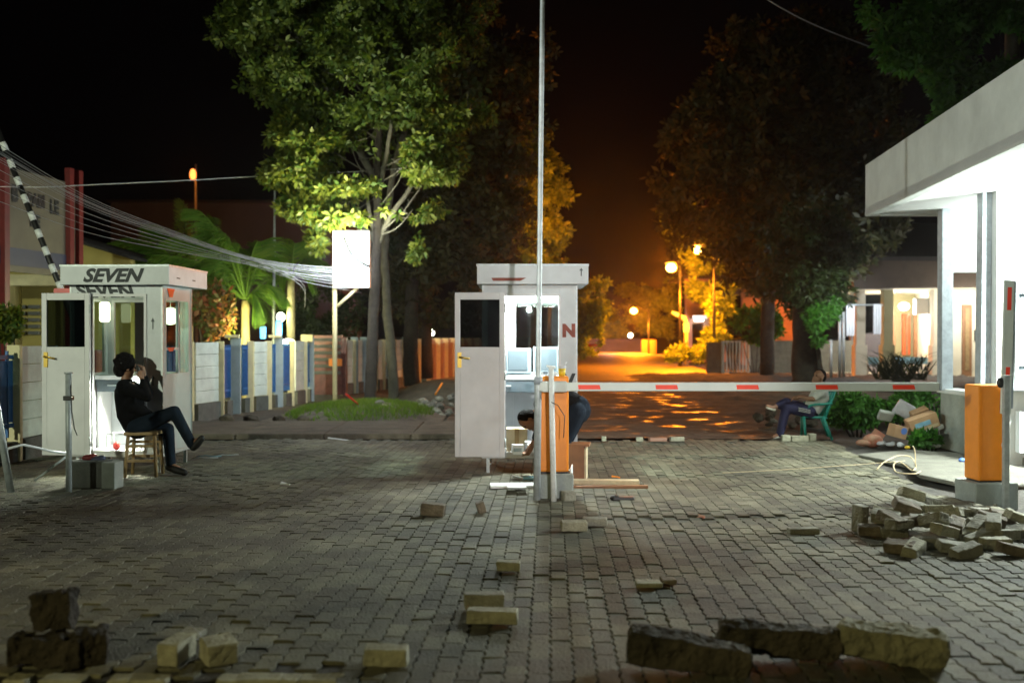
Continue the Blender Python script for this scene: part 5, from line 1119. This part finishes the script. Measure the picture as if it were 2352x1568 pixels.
cr = [E(*a) for a in ((1470, 690, 45, 30, 100), (1440, 670, 26, 18, 100), (1500, 700, 30, 26, 99), (1480, 740, 44, 24, 98), (1430, 752, 38, 18, 98), (1400, 765, 30, 14, 98), (1520, 760, 30, 26, 97), (1380, 740, 40, 40, 104), (1530, 690, 30, 50, 97), (1345, 740, 40, 60, 108))]
leafcloud('crown', 'leaflit', cr, 5200, .45, .2, 6, gt_, 17, shell=.1).location = -L0
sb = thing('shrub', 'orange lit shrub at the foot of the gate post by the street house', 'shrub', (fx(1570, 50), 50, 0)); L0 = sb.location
leafcloud('foliage', 'leaflit', [E(1560, 810, 24, 16, 50), E(1600, 815, 18, 18, 50), E(1625, 800, 20, 24, 48), E(1545, 820, 16, 10, 48)], 520, .25, .1, 6, sb, 18, shell=.1).location = -L0
tr_ = thing('roadside_tree', 'dark green tree overhanging the guard house roof at the upper right', 'tree', (12.5, 21, 0)); L0 = tr_.location
mb = MB(); limb(mb, [Vector((0, 0, 0)), q(2330, 500, 21), q(2320, 280, 21), q(2325, 60, 21), q(2310, -60, 21)], .24, .11, 10, .02, 19); mb.build('trunk', 'palebark', tr_)
cr = [E(*a) for a in ((2090, 40, 110, 90, 20), (2180, 90, 120, 100, 20), (2120, 160, 80, 70, 20), (2260, 60, 110, 110, 20), (2330, 190, 70, 60, 20), (2200, 210, 80, 60, 20), (2170, 260, 50, 40, 20), (2340, 0, 90, 60, 20), (2100, -60, 160, 60, 20))]
leafcloud('crown', 'leafgreen', cr, 7000, .20, .08, 6, tr_, 21, shell=.3).location = -L0
ft = thing('roadside_tree', 'hanging fig tree with a bright green lower fringe over the sleeping man', 'tree', (fx(1850, 27), 27, 0)); L0 = ft.location
mb = MB(); limb(mb, [q(1852, 880, 27), q(1850, 800, 27), q(1845, 700, 27), q(1860, 560, 27)], .42, .2, 12, .03, 22); limb(mb, [q(1888, 862, 26.6), q(1880, 810, 26.6), q(1872, 760, 26.8)], .07, .05, 8, .02, 23); mb.build('trunk', 'bark', ft)
cr = [E(*a) for a in ((1870, 640, 90, 90, 26.5), (1820, 690, 70, 60, 26.5), (1840, 560, 100, 80, 27), (1930, 560, 60, 90, 27))]
leafcloud('crown', 'leafdark', cr, 2600, .20, .07, 5, ft, 24, shell=.3, droop=.9).location = -L0
cr = [E(*a) for a in ((1890, 715, 38, 26, 26), (1912, 700, 20, 26, 26), (1870, 740, 24, 20, 26), (1878, 775, 10, 18, 26))]
leafcloud('lit_fringe', 'leafgreen', cr, 700, .17, .07, 5, ft, 25, shell=.1, droop=.9).location = -L0  # brighter leaf than the crown, light on the fringe put into its colour
light('fringe_light', 'POINT', (fx(1925, 24.5), 24.5, 2.2), 110, (0.85, 1, .8), .1)
for lb, x, y, rx, ry, d, n, m_, sd in (('dark green bush above the grey compound wall', 1730, 745, 62, 36, 38, 1500, 'leafgreen', 26), ('second dark bush left part above the wall gate', 1680, 760, 30, 24, 38.5, 500, 'leafdark', 27),
                             ('low leafy green plants behind the green chair', 1955, 945, 60, 38, 15.6, 900, 'leafgreen', 28), ('dense green bush in front of the veranda house, behind the boxes', 2060, 925, 80, 36, 16.2, 1300, 'leafgreen', 29), ('green leaves beside the guard house wall above the boxes', 2150, 925, 26, 30, 14.9, 300, 'leafgreen', 31), ('green weeds in front of the foam slabs', 2125, 1006, 30, 9, 13.8, 160, 'leafgreen', 32),
                             ('yellow lit shrub cut by the left edge behind the booth', 14, 740, 30, 44, 15.5, 420, 'leaf', 33), ('red and green croton hedge right of the left booth', 470, 720, 70, 62, 22.5, 1700, 'croton', 34), ('dark hedge behind the fence beneath the cables', 740, 720, 100, 60, 29, 1700, 'leafdark', 35)):
    far = d > 30
    tt = thing('shrub', lb, 'shrub', (fx(x, d), d, 0)); L0 = tt.location
    k = .26 if far else (.12 if d < 17 else .17)
    gy = fz(y + ry, d)
    el = [E(x, y, rx, ry, d), E(x - rx * .5, y + ry * .3, rx * .6, ry * .6, d - .1), E(x + rx * .5, y - ry * .1, rx * .5, ry * .7, d)]
    leafcloud('foliage', m_, el, n, k, k * .45, 5, tt, sd, shell=.1).location = -L0
    mb = MB(); 
    for a_ in range(4): mb.tube([(.05 * a_, 0, -.05), (fx(x - rx * .6 + rx * .4 * a_, d) - L0.x, 0, max(.1, fz(y, d)))], [.02, .008], 5)
    mb.build('stems', 'bark', tt)
# spiky dark plant in front of the veranda
sp_ = thing('spiky_plant', 'spiky dark leaved plant silhouetted before the lit veranda', 'plant', (fx(2070, 27), 27, 0))
mb = MB(); g = random.Random(5)
for i in range(150):
    bx_ = fx(g.uniform(2015, 2120), 27) - sp_.location.x; a = g.uniform(-1.2, 1.2); L_ = g.uniform(.5, 1.15) * (1 if abs(bx_) < .5 else .7); zb = fz(872, 27)
    p0 = Vector((bx_, g.uniform(-.3, .3), zb)); p1 = p0 + Vector((math.sin(a) * L_ * .5, 0, L_ * .6)); p2 = p0 + Vector((math.sin(a) * L_, g.uniform(-.2, .2), L_ * .75))
    s_ = Vector((.022, .02, 0)); mb.add([p0 - s_, p0 + s_, p1 + s_, p1 - s_, p2], [(0, 1, 2, 3), (3, 2, 4)])
mb.build('leaves', 'leafdark', sp_)
mb = MB(); mb.tube([(0, 0, 0), (0, 0, fz(868, 27))], .25, 8); mb.build('base', 'soil', sp_)
# palms
def palm(label, x, yb, yc, d, fronds, lw=.04, seed=1, trunk_r=(.14, .09)):
    t = thing('palm_tree', label, 'palm', (fx(x, d), d, 0)); L = t.location
    c = at(x + 4, yc, d) - L; g = random.Random(seed)
    mb = MB(); limb(mb, [Vector((.08, 0, -.1)), Vector((.04, 0, c.z * .5)), c], trunk_r[0], trunk_r[1], 12, .004, seed); mb.build('trunk', 'palmbark', t)
    for (tx, ty, sag, dy) in fronds:
        tip = at(tx, ty, d + dy) - L; mid = (c + tip) / 2 + Vector((0, 0, sag)); P = smoothpts([c, c.lerp(mid, .6) + Vector((0, 0, sag * .3)), mid, mid.lerp(tip, .55) + Vector((0, 0, sag * .25)), tip], 6)
        mb = MB(); mb.tube(P, [.03 * (1 - i / len(P)) + .006 for i in range(len(P))], 5)
        n_ = len(P)
        for i in range(3, n_ - 1):
            tg = (P[i + 1] - P[i - 1]).normalized(); sd_ = tg.cross(Vector((0, 0, 1))); sd_ = sd_.normalized() if sd_.length > .1 else Vector((0, 1, 0))
            ll = .75 * math.sin(math.pi * min(1, (i + 2) / n_)) * g.uniform(.8, 1.1) + .12
            for s_ in (-1, 1):
                for kk in range(4):
                    b0 = P[i].lerp(P[i + 1], kk / 4); dr = (tg * .75 + sd_ * s_ * .6 + Vector((0, 0, -.45 - .5 * g.random()))).normalized(); ww = tg * lw * .5
                    e = b0 + dr * ll; m_ = b0.lerp(e, .5) + Vector((0, 0, .05))
                    mb.add([b0 - ww * .5, b0 + ww * .5, m_ + ww, e, m_ - ww], [(0, 1, 2, 4), (4, 2, 3)])
        mb.build('frond', 'palmleaf', t)
    return t
palm('palm with a pale stem behind the fence between booth and sign', 560, 790, 690, 23.5, [(300, 600, .5, 0), (330, 680, .5, 0), (430, 480, .6, 0), (500, 540, .55, -.4), (640, 600, .5, 0), (660, 690, .35, 0), (600, 560, .5, .4), (440, 640, .6, -.5), (370, 560, .7, .4), (610, 740, .35, -.4), (470, 700, .4, .5), (540, 570, .4, .8), (380, 650, .4, .8)], seed=3)
palm('shorter bending palm on the left of the pale stemmed one', 430, 760, 640, 26.5, [(420, 465, .4, 0), (480, 500, .4, 0), (545, 560, .3, 0), (270, 600, .5, 0), (250, 560, .5, .3), (340, 520, .5, 0), (520, 620, .3, -.3), (350, 620, .3, -.4)], seed=4)
palm('palm crown peeking above the fence left of the sign', 665, 790, 640, 27, [(600, 590, .3, 0), (735, 600, .3, 0), (720, 660, .3, 0), (610, 680, .3, 0), (680, 560, .3, .2), (640, 650, .2, -.4)], seed=6)
light('palm_uplight', 'POINT', (fx(555, 22.2), 22.3, 1.6), 200, (1, .95, .40), .2)
light('hedge_light', 'POINT', (fx(470, 21), 20.5, 2.4), 40, (1, .9, .5), .2)
# grass mound with its blades, soil and rubble heaps
gx, gy = fx(830, 19.8), 19.9
def moundz(x, y): 
    r = ((x - gx) / 1.55) ** 2 + ((y - gy) / 2.4) ** 2
    return .24 * max(0, 1 - r) ** .8 - .05 + .02 * noise2(x * 2, y * 2)
terrain('grass_mound', gx - 1.7, gx + 1.7, gy - 2.6, gy + 2.6, 40, 40, moundz, 'soil2')
mb = MB(); g = random.Random(9)
for i in range(11000):
    x = g.uniform(gx - 1.6, gx + 1.6); y = g.uniform(gy - 2.4, gy + 2.2); r = ((x - gx) / 1.5) ** 2 + ((y - gy) / 2.3) ** 2
    if r > 1 - .25 * g.random() or (noise2(x * 1.6, y * 1.4, 2) < -.45): continue
    z = moundz(x, y); h_ = g.uniform(.05, .12); a = g.uniform(0, 6.28); lx, ly = g.gauss(0, .04), g.gauss(0, .04)
    mb.add([(x - .008 * math.cos(a), y - .008 * math.sin(a), z - .01), (x + .008 * math.cos(a), y + .008 * math.sin(a), z - .01), (x + lx, y + ly, z + h_)], [(0, 1, 2)])
o = mb.build('grass', 'grass'); tag(o, 'short bright green grass on the mound under the sign', 'grass', kind='stuff')
terrain('soil_heap', fx(1050, 25) - 1.9, fx(1050, 25) + 2.2, 22.6, 27.5, 30, 30, lambda x, y: .5 * max(0, 1 - ((x - fx(1030, 25)) / 1.6) ** 2 - ((y - 25) / 2.2) ** 2) - .05 + .03 * noise2(x * 2, y * 2), 'soil2')
g = random.Random(4)
def rocky(r, m, loc, label, group, name='rubble_stone', cat='stone'):
    mb = MB(); vs = []; 
    mb.ball((0, 0, 0), (r, r * g.uniform(.6, .9), r * g.uniform(.45, .7)), 8, 5)
    mb.v = [tuple(Vector(v) * g.uniform(.8, 1.2)) for v in mb.v]
    # weld seam columns keep their own jitter: rebuild through a convex hull
    import bmesh
    bm = bmesh.new(); [bm.verts.new(v) for v in mb.v]; bmesh.ops.convex_hull(bm, input=bm.verts); me = bpy.data.meshes.new(name)
    for v in [v for v in bm.verts if not v.link_faces]: bm.verts.remove(v)
    bm.to_mesh(me); bm.free(); me.materials.append(M[m])
    o = bpy.data.objects.new(name, me); C.objects.link(o); o.location = loc; o.rotation_euler = (g.uniform(-.4, .4), g.uniform(-.4, .4), g.uniform(0, 6)); return tag(o, label, cat, group)
for i in range(46):
    x = g.uniform(960, 1040); u = (x - 960) / 80; y = g.uniform(905 + 20 * (1 - u), 968 if x > 980 else 955); d = 19.5 + (968 - y) / 60 * 2.5
    rocky(g.uniform(.06, .15), 'block_grey' if g.random() < .5 else 'concrete', tuple(at(x, y, d)), 'broken grey stone in the rubble heap left of the middle booth door', 'rubble heap by the grass')
for i, (x, y) in enumerate(((880, 935), (900, 942), (893, 950), (872, 928))):
    rocky(.12, 'concrete' if i else 'block', tuple(at(x, y, 19.5)), 'grey stone at the foot of the big tree trunk on the grass mound', 'stones at the tree foot')
for i in range(26):
    x = g.uniform(1740, 1960); y = g.uniform(930, 985); d = 16.4 + (985 - y) / 40
    rocky(g.uniform(.05, .13), 'concrete' if g.random() < .5 else 'stone', (fx(x, d), d, .03 + (985 - y) / 55 * .16), 'rough stone in the low rubble bank behind the sleeping man', 'rubble bank behind the chair')
for i in range(18):
    x = g.uniform(2130, 2352); d = g.uniform(8.6, 9.4)
    rocky(g.uniform(.02, .045), 'block_grey', (fx(x, d), d, -.04), 'small pebble in the soil hole around the right barrier', 'pebbles by the right barrier', 'pebble', 'pebble')
# dark rubbish and conduits in the trench before the fence
for i, (pa, pb, m_, lb) in enumerate((((690, 985), (815, 930), 'darkred', 'dark red conduit leaning out of the trench left of the grass'), ((795, 905), (830, 935), 'redplastic', 'short red conduit end beside the sign pole'), ((1000, 905), (1015, 880), 'orange', 'orange conduit end by the dark trunks'), ((560, 958), (600, 972), 'darkred', 'dark pipe lying in the trench behind the footpath'))):
    d = 18.2 + i * .5; o = MB().tube([at(*pa, d), at(*pb, d + 1)], .02, 8).build('conduit', m_); tag(o, lb, 'conduit')
for i, (x, y) in enumerate(((575, 968), (640, 965), (520, 966), (700, 950))):
    rocky(.16, 'stone', (fx(x, 18), 18.0, .02), 'dark lump of earth in the fence trench, %s' % ('second from left', 'third from left', 'leftmost', 'rightmost')[i], 'earth lumps in the trench', 'earth_lump', 'earth lump')

# ================================================================== PEOPLE
def flesh(name, parts, m, parent, voxel=.012, smooth_it=6, loc=(0, 0, 0)):
    """parts: tubes as (points, radii) or balls as ('b', centre, radii[, rot]); fused into one skin"""
    mb = MB()
    for p in parts:
        if p[0] == 'b': mb.ball(p[1], p[2], 16, 10, rot=p[3] if len(p) > 3 else None)
        else:
            P, rr = p; mb.tube(P, rr, 14)
            mb.ball(P[0], rr[0] * .98, 14, 8); mb.ball(P[-1], rr[-1] * .98, 14, 8)
    o = mb.build(name, m, parent, loc=loc)
    r = o.modifiers.new('remesh', 'REMESH'); r.mode = 'VOXEL'; r.voxel_size = voxel; r.use_smooth_shade = True
    s = o.modifiers.new('smooth', 'SMOOTH'); s.iterations = smooth_it; s.factor = .5
    return o
def hand(wrist, dirn, palmn, curl=.6, s=1.0, thumb=1):
    """palm plus five bent fingers"""
    w = Vector(wrist); d = Vector(dirn).normalized(); n = Vector(palmn); n = (n - d * n.dot(d)).normalized(); side = d.cross(n) * thumb
    out = [([w, w + d * .045 * s, w + d * .085 * s], [.024 * s, .03 * s, .03 * s]), ([w + d * .03 * s + side * .012 * s, w + d * .08 * s + side * .02 * s], [.02 * s, .018 * s]), ([w + d * .03 * s - side * .012 * s, w + d * .08 * s - side * .02 * s], [.02 * s, .018 * s])]
    for i, (o_, L_) in enumerate(((.03, .068), (.011, .078), (-.009, .073), (-.028, .056))):
        b0 = w + d * .085 * s + side * o_ * s; a = curl; p = [b0]
        dd = d.copy()
        for k in range(3):
            dd = (dd * math.cos(a) + n * math.sin(a)).normalized() if k else (d * math.cos(a * .6) + n * math.sin(a * .6)).normalized()
            p.append(p[-1] + dd * L_ * s * (.42, .32, .26)[k]); n2 = n
        out.append((p, [.0095 * s, .009 * s, .0085 * s, .007 * s]))
    b0 = w + d * .03 * s + side * .03 * s
    out.append(([b0, b0 + (d * .5 + side * .8).normalized() * .035 * s, b0 + (d * .5 + side * .8).normalized() * .035 * s + (d + n * .5).normalized() * .03 * s], [.013 * s, .011 * s, .009 * s]))
    return out
def head(c, fwd, up, s=1.0):
    c = Vector(c); f = Vector(fwd).normalized(); u = Vector(up); u = (u - f * u.dot(f)).normalized(); r = f.cross(u)
    e = Matrix((r, f, u)).transposed().to_euler()
    P = lambda a, b, z: c + r * a * s + f * b * s + u * z * s
    return [('b', P(0, -.005, .03), (.076 * s, .095 * s, .085 * s), e), ('b', P(0, .02, -.045), (.055 * s, .065 * s, .07 * s), e), ('b', P(0, .075, -.01), (.012 * s, .022 * s, .022 * s), e), ('b', P(0, .055, -.10), (.028 * s, .028 * s, .02 * s), e),
            ('b', P(0, .078, -.062), (.022 * s, .012 * s, .009 * s), e), ('b', P(.078, -.005, -.015), (.012 * s, .022 * s, .033 * s), e), ('b', P(-.078, -.005, -.015), (.012 * s, .022 * s, .033 * s), e),
            ('b', P(.03, .075, .012), (.02 * s, .014 * s, .01 * s), e), ('b', P(-.03, .075, .012), (.02 * s, .014 * s, .01 * s), e)]
def eyes(c, fwd, up, parent, s=1.0):
    c = Vector(c); f = Vector(fwd).normalized(); u = Vector(up); u = (u - f * u.dot(f)).normalized(); r = f.cross(u)
    mb = MB()
    for q_ in (-.03, .03): mb.ball(c + r * q_ * s + f * .082 * s + u * .002 * s, .009 * s, 8, 6)
    mb.build('eyes', 'hair', parent)
# --- man on the stool, seen from behind right, legs crossed, phone at his ear side
DM = 11.02
A = thing('person', 'man in black jacket sitting cross-legged on a wooden stool, hands raised to his face', 'person', (fx(315, DM), DM, 0))
def a(x, y, dy=0.0): return at(x, y, DM + dy) - A.location
hc = a(291, 842, .02); hf = Vector((.80, .55, -.12)); hu = Vector((.12, 0, 1))
sR, sL = a(284, 888, -.13), a(303, 890, .20); hipR, hipL = a(312, 982, -.08), a(318, 980, .12)
chest = a(296, 905, .03); belly = a(300, 950, .02); pel = a(316, 978, .02)
elR, haR = a(338, 912, -.16), a(326, 872, -.02); elL, haL = a(340, 905, .22), a(330, 862, .12)
knR = a(400, 946, -.06); anR = a(440, 1020, -.02); toR = a(463, 1006, -.04)
knL = a(385, 985, .14); anL = a(392, 1068, .10); toL = a(424, 1085, .02)
body = head(hc, hf, hu, 1.0)
body += [([a(290, 862, .03), a(289, 880, .03)], [.052, .058]), ([a(289, 890, .03), chest, belly, pel], [.10, .135, .12, .135]), ([sR, chest], [.065, .1]), ([sL, chest], [.065, .1]),
         ([sR, elR], [.048, .038]), ([elR, haR], [.038, .026]), ([sL, elL], [.048, .038]), ([elL, haL], [.038, .026]),
         ([hipR, knR], [.085, .055]), ([knR, anR], [.052, .035]), ([hipL, knL], [.085, .055]), ([knL, anL], [.052, .035])]
body += [([anR, toR], [.035, .028]), ([anL, toL], [.035, .028])]
body += hand(haR, (a(322, 852, .0) - haR), Vector((-.8, .3, 0)), .8, 1.0, 1) + hand(haL, (a(326, 842, .1) - haL), Vector((-.8, -.2, 0)), .8, 1.0, -1)
flesh('body', body, 'skin', A, .009, 2)
eyes(hc, hf, hu, A)
g = random.Random(2)
hb_ = [('b', hc + Vector((-.018, -.015, .045)), (.114, .114, .108)), ('b', hc + Vector((-.07, -.03, -.03)), (.066, .08, .085))]
for i in range(48):
    th_ = g.uniform(0, 6.28); ph = g.uniform(.1, 1.5); v_ = Vector((math.cos(th_) * math.cos(ph), math.sin(th_) * math.cos(ph), math.sin(ph)))
    if v_.dot(hf) > .55 and v_.z < .55: continue
    hb_.append(('b', hc + Vector((-.018, -.015, .035)) + v_ * .108, (.024, .024, .024)))
flesh('hair', hb_, 'hair', A, .008, 1)
jk = [([a(290, 880, .03), a(289, 890, .03), chest, belly, a(312, 972, .02)], [.075, .125, .158, .15, .148]), ([sR, chest], [.085, .12]), ([sL, chest], [.085, .12]),
      ([sR, elR], [.068, .054]), ([elR, elR.lerp(haR, .88)], [.054, .04]), ([sL, elL], [.068, .054]), ([elL, elL.lerp(haL, .88)], [.054, .04]), ([a(300, 930, -.06), a(345, 955, -.04)], [.10, .05])]
flesh('jacket', jk, 'jacket', A, .012, 3)
tr2 = [([pel, pel + Vector((0, 0, .05))], [.15, .13]), ([hipR, hipR.lerp(knR, .5), knR], [.10, .088, .072]), ([knR, anR], [.07, .055]), ([hipL, hipL.lerp(knL, .5), knL], [.10, .088, .072]), ([knL, knL.lerp(anL, .95)], [.07, .055])]
flesh('trousers', tr2, 'jeans', A, .012, 3)
for an_, to_, k_ in ((anR, toR, Vector((.02, 0, -.03))), (anL, toL, Vector((-.02, 0, -.02)))):
    flesh('shoe', [([an_ + k_, an_.lerp(to_, .55) + k_ * .6, to_], [.046, .044, .036])], 'shoe', A, .01, 3)
ph_ = MB().box((0, 0, 0), (.03, .07, .12)).build('phone', 'black', None, loc=tuple(at(317, 850, DM - .0)), rot=(0, R(-15), R(20)), bevel=.008); tag(ph_, 'small dark phone in the raised hand of the man on the stool', 'phone')
# stool
st = thing('stool', 'worn light wooden stool under the man at the left booth', 'stool', (fx(329, 11.0), 11.02, 0), R(6))
mb = MB(); mb.box((0, 0, .475), (.36, .32, .035)); mb.build('seat', 'wood', st, bevel=.008)
for sx in (-1, 1):
    for sy in (-1, 1): mb = MB(); mb.tube([(sx * .14, sy * .12, .46), (sx * .165, sy * .15, 0)], [.02, .018], 8); mb.build('leg', 'wood', st)
for z_, xx in ((.18, .158), (.34, .148)):
    mb = MB(); mb.box((0, -xx + .015, z_), (.30, .018, .03)); mb.build('rung', 'wood', st)
    mb = MB(); mb.box((0, xx - .015, z_ + .02), (.30, .018, .03)); mb.build('rung', 'wood', st)
    mb = MB(); mb.box((-xx, 0, z_ + .04), (.018, .26, .03)); mb.build('rung', 'wood', st)
# --- man bending into the middle booth
DB = 10.85
A = thing('person', 'man in dark clothes bending low into the middle booth, mostly behind the barrier', 'person', (fx(1320, DB), DB, 0))
def b2(x, y, dy=0.0): return at(x, y, DB + dy) - A.location
hc = b2(1213, 966, .05); hf = Vector((-.45, -.35, -.85)); hu = Vector((-.85, 0, .35))
pel = b2(1326, 938, .05); mid = b2(1290, 915, .05); chest = b2(1256, 928, .05)
sR, sL = b2(1248, 935, -.13), b2(1246, 930, .20); elR, elL = b2(1238, 985, -.14), b2(1240, 985, .2); haR, haL = b2(1222, 1025, -.05), b2(1222, 1020, .15)
hipR, hipL = b2(1324, 945, -.05), b2(1328, 945, .14); knR, knL = b2(1296, 1012, -.05), b2(1300, 1012, .14); anR, anL = b2(1318, 1080, -.02), b2(1324, 1075, .14); toR, toL = b2(1290, 1092, -.04), b2(1296, 1086, .14)
body = head(hc, hf, hu) + [([hc.lerp(chest, .3), chest.lerp(hc, .3)], [.05, .058]), ([chest, mid, pel], [.13, .12, .13]), ([sR, chest], [.06, .1]), ([sL, chest], [.06, .1]), ([sR, elR], [.046, .037]), ([elR, haR], [.037, .025]), ([sL, elL], [.046, .037]), ([elL, haL], [.037, .025]),
        ([hipR, knR], [.085, .055]), ([knR, anR], [.052, .035]), ([hipL, knL], [.085, .055]), ([knL, anL], [.052, .035]), ([anR, toR], [.035, .028]), ([anL, toL], [.035, .028])]
body += hand(haR, Vector((-.5, 0, -.8)), Vector((-.6, .2, .2)), .5) + hand(haL, Vector((-.5, 0, -.8)), Vector((-.6, -.2, .2)), .5, 1, -1)
flesh('body', body, 'skin', A, .009, 2); eyes(hc, hf, hu, A)
flesh('hair', [('b', hc + Vector((-.028, .01, .035)), (.092, .092, .088)), ('b', hc + Vector((.01, .0, .065)), (.085, .085, .06))], 'hair', A, .008, 2)
flesh('jacket', [([chest, mid, pel.lerp(mid, .3)], [.15, .15, .145]), ([sR, chest], [.078, .12]), ([sL, chest], [.078, .12]), ([sR, elR], [.06, .05]), ([sL, elL], [.06, .05]), ([elR, elR.lerp(haR, .5)], [.05, .042]), ([elL, elL.lerp(haL, .5)], [.05, .042])], 'jacket', A, .012, 3)
flesh('trousers', [([pel, pel + Vector((.0, 0, -.02))], [.15, .155]), ([hipR, knR], [.11, .078]), ([knR, anR], [.074, .055]), ([hipL, knL], [.11, .078]), ([knL, anL], [.074, .055])], 'jeans', A, .012, 3)
for an_, to_ in ((anR, toR), (anL, toL)): flesh('shoe', [([an_, to_], [.045, .036])], 'shoe', A, .01, 3)
# --- man asleep in the green chair
DS = 15.1
A = thing('person', 'man in a white shirt and navy track trousers slouching asleep in the green chair', 'person', (fx(1850, DS), DS, 0))
def c3(x, y, dy=0.0): return at(x, y, DS + dy) - A.location
hc = c3(1881, 866, .05); hf = Vector((-.72, -.35, .35)); hu = Vector((.45, 0, .85))
neck = c3(1886, 886, .05); chest = c3(1884, 908, .05); belly = c3(1870, 932, .05); pel = c3(1862, 944, .05)
sR, sL = c3(1886, 900, -.14), c3(1888, 898, .22); elR, elL = c3(1868, 916, -.18), c3(1866, 914, .26); haR, haL = c3(1838, 912, -.10), c3(1840, 910, .12)
hipR, hipL = c3(1860, 946, -.05), c3(1860, 944, .14); knR = c3(1806, 936, -.03); knL = c3(1802, 934, .10); anL = c3(1776, 936, .0); anR = c3(1792, 996, -.03); toR = c3(1776, 1004, -.06); toL = c3(1762, 932, -.02)
knL2 = c3(1806, 924, .05)
body = head(hc, hf, hu) + [([hc.lerp(neck, .6), neck], [.05, .06]), ([neck + Vector((0, 0, -.03)), chest, belly, pel], [.09, .13, .115, .12]), ([sR, chest], [.06, .1]), ([sL, chest], [.06, .1]), ([sR, elR], [.046, .038]), ([elR, haR], [.037, .025]), ([sL, elL], [.046, .038]), ([elL, haL], [.037, .025]),
        ([hipR, knR], [.085, .055]), ([knR, anR], [.052, .035]), ([hipL, knL2], [.085, .055]), ([knL2, anL], [.052, .033]), ([anR, toR], [.034, .024]), ([anL, toL], [.034, .024])]
body += hand(haR, Vector((-.9, .2, -.2)), Vector((0, 0, -1)), .4) + hand(haL, Vector((-.9, -.3, -.2)), Vector((0, 0, -1)), .4, 1, -1)
flesh('body', body, 'skin', A, .01, 2); eyes(hc, hf, hu, A)
flesh('hair', [('b', hc + Vector((.03, .02, .045)), (.088, .088, .078)), ('b', hc + Vector((.05, .02, .0)), (.07, .08, .08))], 'hair', A, .008, 2)
flesh('shirt', [([neck + Vector((0, 0, -.06)), chest, belly, pel.lerp(belly, .4)], [.11, .15, .14, .135]), ([sR, chest], [.078, .12]), ([sL, chest], [.078, .12]), ([sR, sR.lerp(elR, .7)], [.066, .058]), ([sL, sL.lerp(elL, .7)], [.066, .058])], 'tshirt', A, .012, 3)
tz = flesh('trousers', [([pel, pel + Vector((-.02, 0, 0))], [.135, .135]), ([hipR, knR], [.10, .078]), ([knR, anR], [.076, .06]), ([hipL, knL2], [.10, .078]), ([knL2, knL2.lerp(anL, .55)], [.074, .06])], 'navy', A, .012, 3)
mb = MB()
for k in range(3):
    p = [hipR.lerp(knR, t_) + Vector((0, -.103 + .02 * t_, .035 - .022 * k - .01 * abs(t_ - .5))) for t_ in (.05, .3, .55)]
    mb.tube(p, .006, 5)
mb.build('white_stripes', 'tshirt', tz)
for an_, to_ in ((anR, toR), (anL, toL)): flesh('sandal', [([an_ + Vector((.02, 0, -.03)), to_ + Vector((0, 0, -.022))], [.026, .022])], 'sandal', A, .01, 3)
# chair
ch = thing('plastic_chair', 'teal green plastic chair under the sleeping man at the paving edge', 'chair', (fx(1872, 15.2), 15.2, -.02))
def cc(x, y, dy=0.0): return at(x, y, 15.2 + dy) - ch.location
mb = MB(); sc_ = cc(1864, 956, 0); mb.box((sc_.x, 0, sc_.z), (.38, .40, .03), rot=(0, R(4), 0)); mb.build('seat', 'teal', ch, bevel=.012)
for xa, xb, yy in ((1843, 1841, .18), (1846, 1852, -.18), (1886, 1903, .18), (1890, 1912, -.18)):
    mb = MB(); mb.tube([cc(xa, 956, yy), cc(xb, 1010 if yy < 0 else 1003, yy * 1.15)], [.026, .02], 8); mb.build('leg', 'teal', ch)
mb = MB()
P0, P1 = cc(1888, 956), cc(1912, 892)
for yy in (-.18, -.06, .06, .18): mb.tube([P0 + Vector((0, yy, 0)), P0.lerp(P1, .5) + Vector((.0, yy, 0)), P1 + Vector((0, yy * .9, 0))], .02 if abs(yy) > .1 else .016, 8)
mb.tube([P1 + Vector((0, -.17, 0)), P1 + Vector((0, .17, 0))], .03, 8); mb.build('backrest', 'teal', ch)
for yy in (-.21, .21):
    mb = MB(); mb.tube(smoothpts([cc(1902, 924) + Vector((0, yy, 0)), cc(1880, 926) + Vector((0, yy, 0)), cc(1850, 930) + Vector((0, yy, 0)), cc(1846, 956) + Vector((0, yy * .9, 0))]), .018, 8); mb.build('armrest', 'teal', ch)
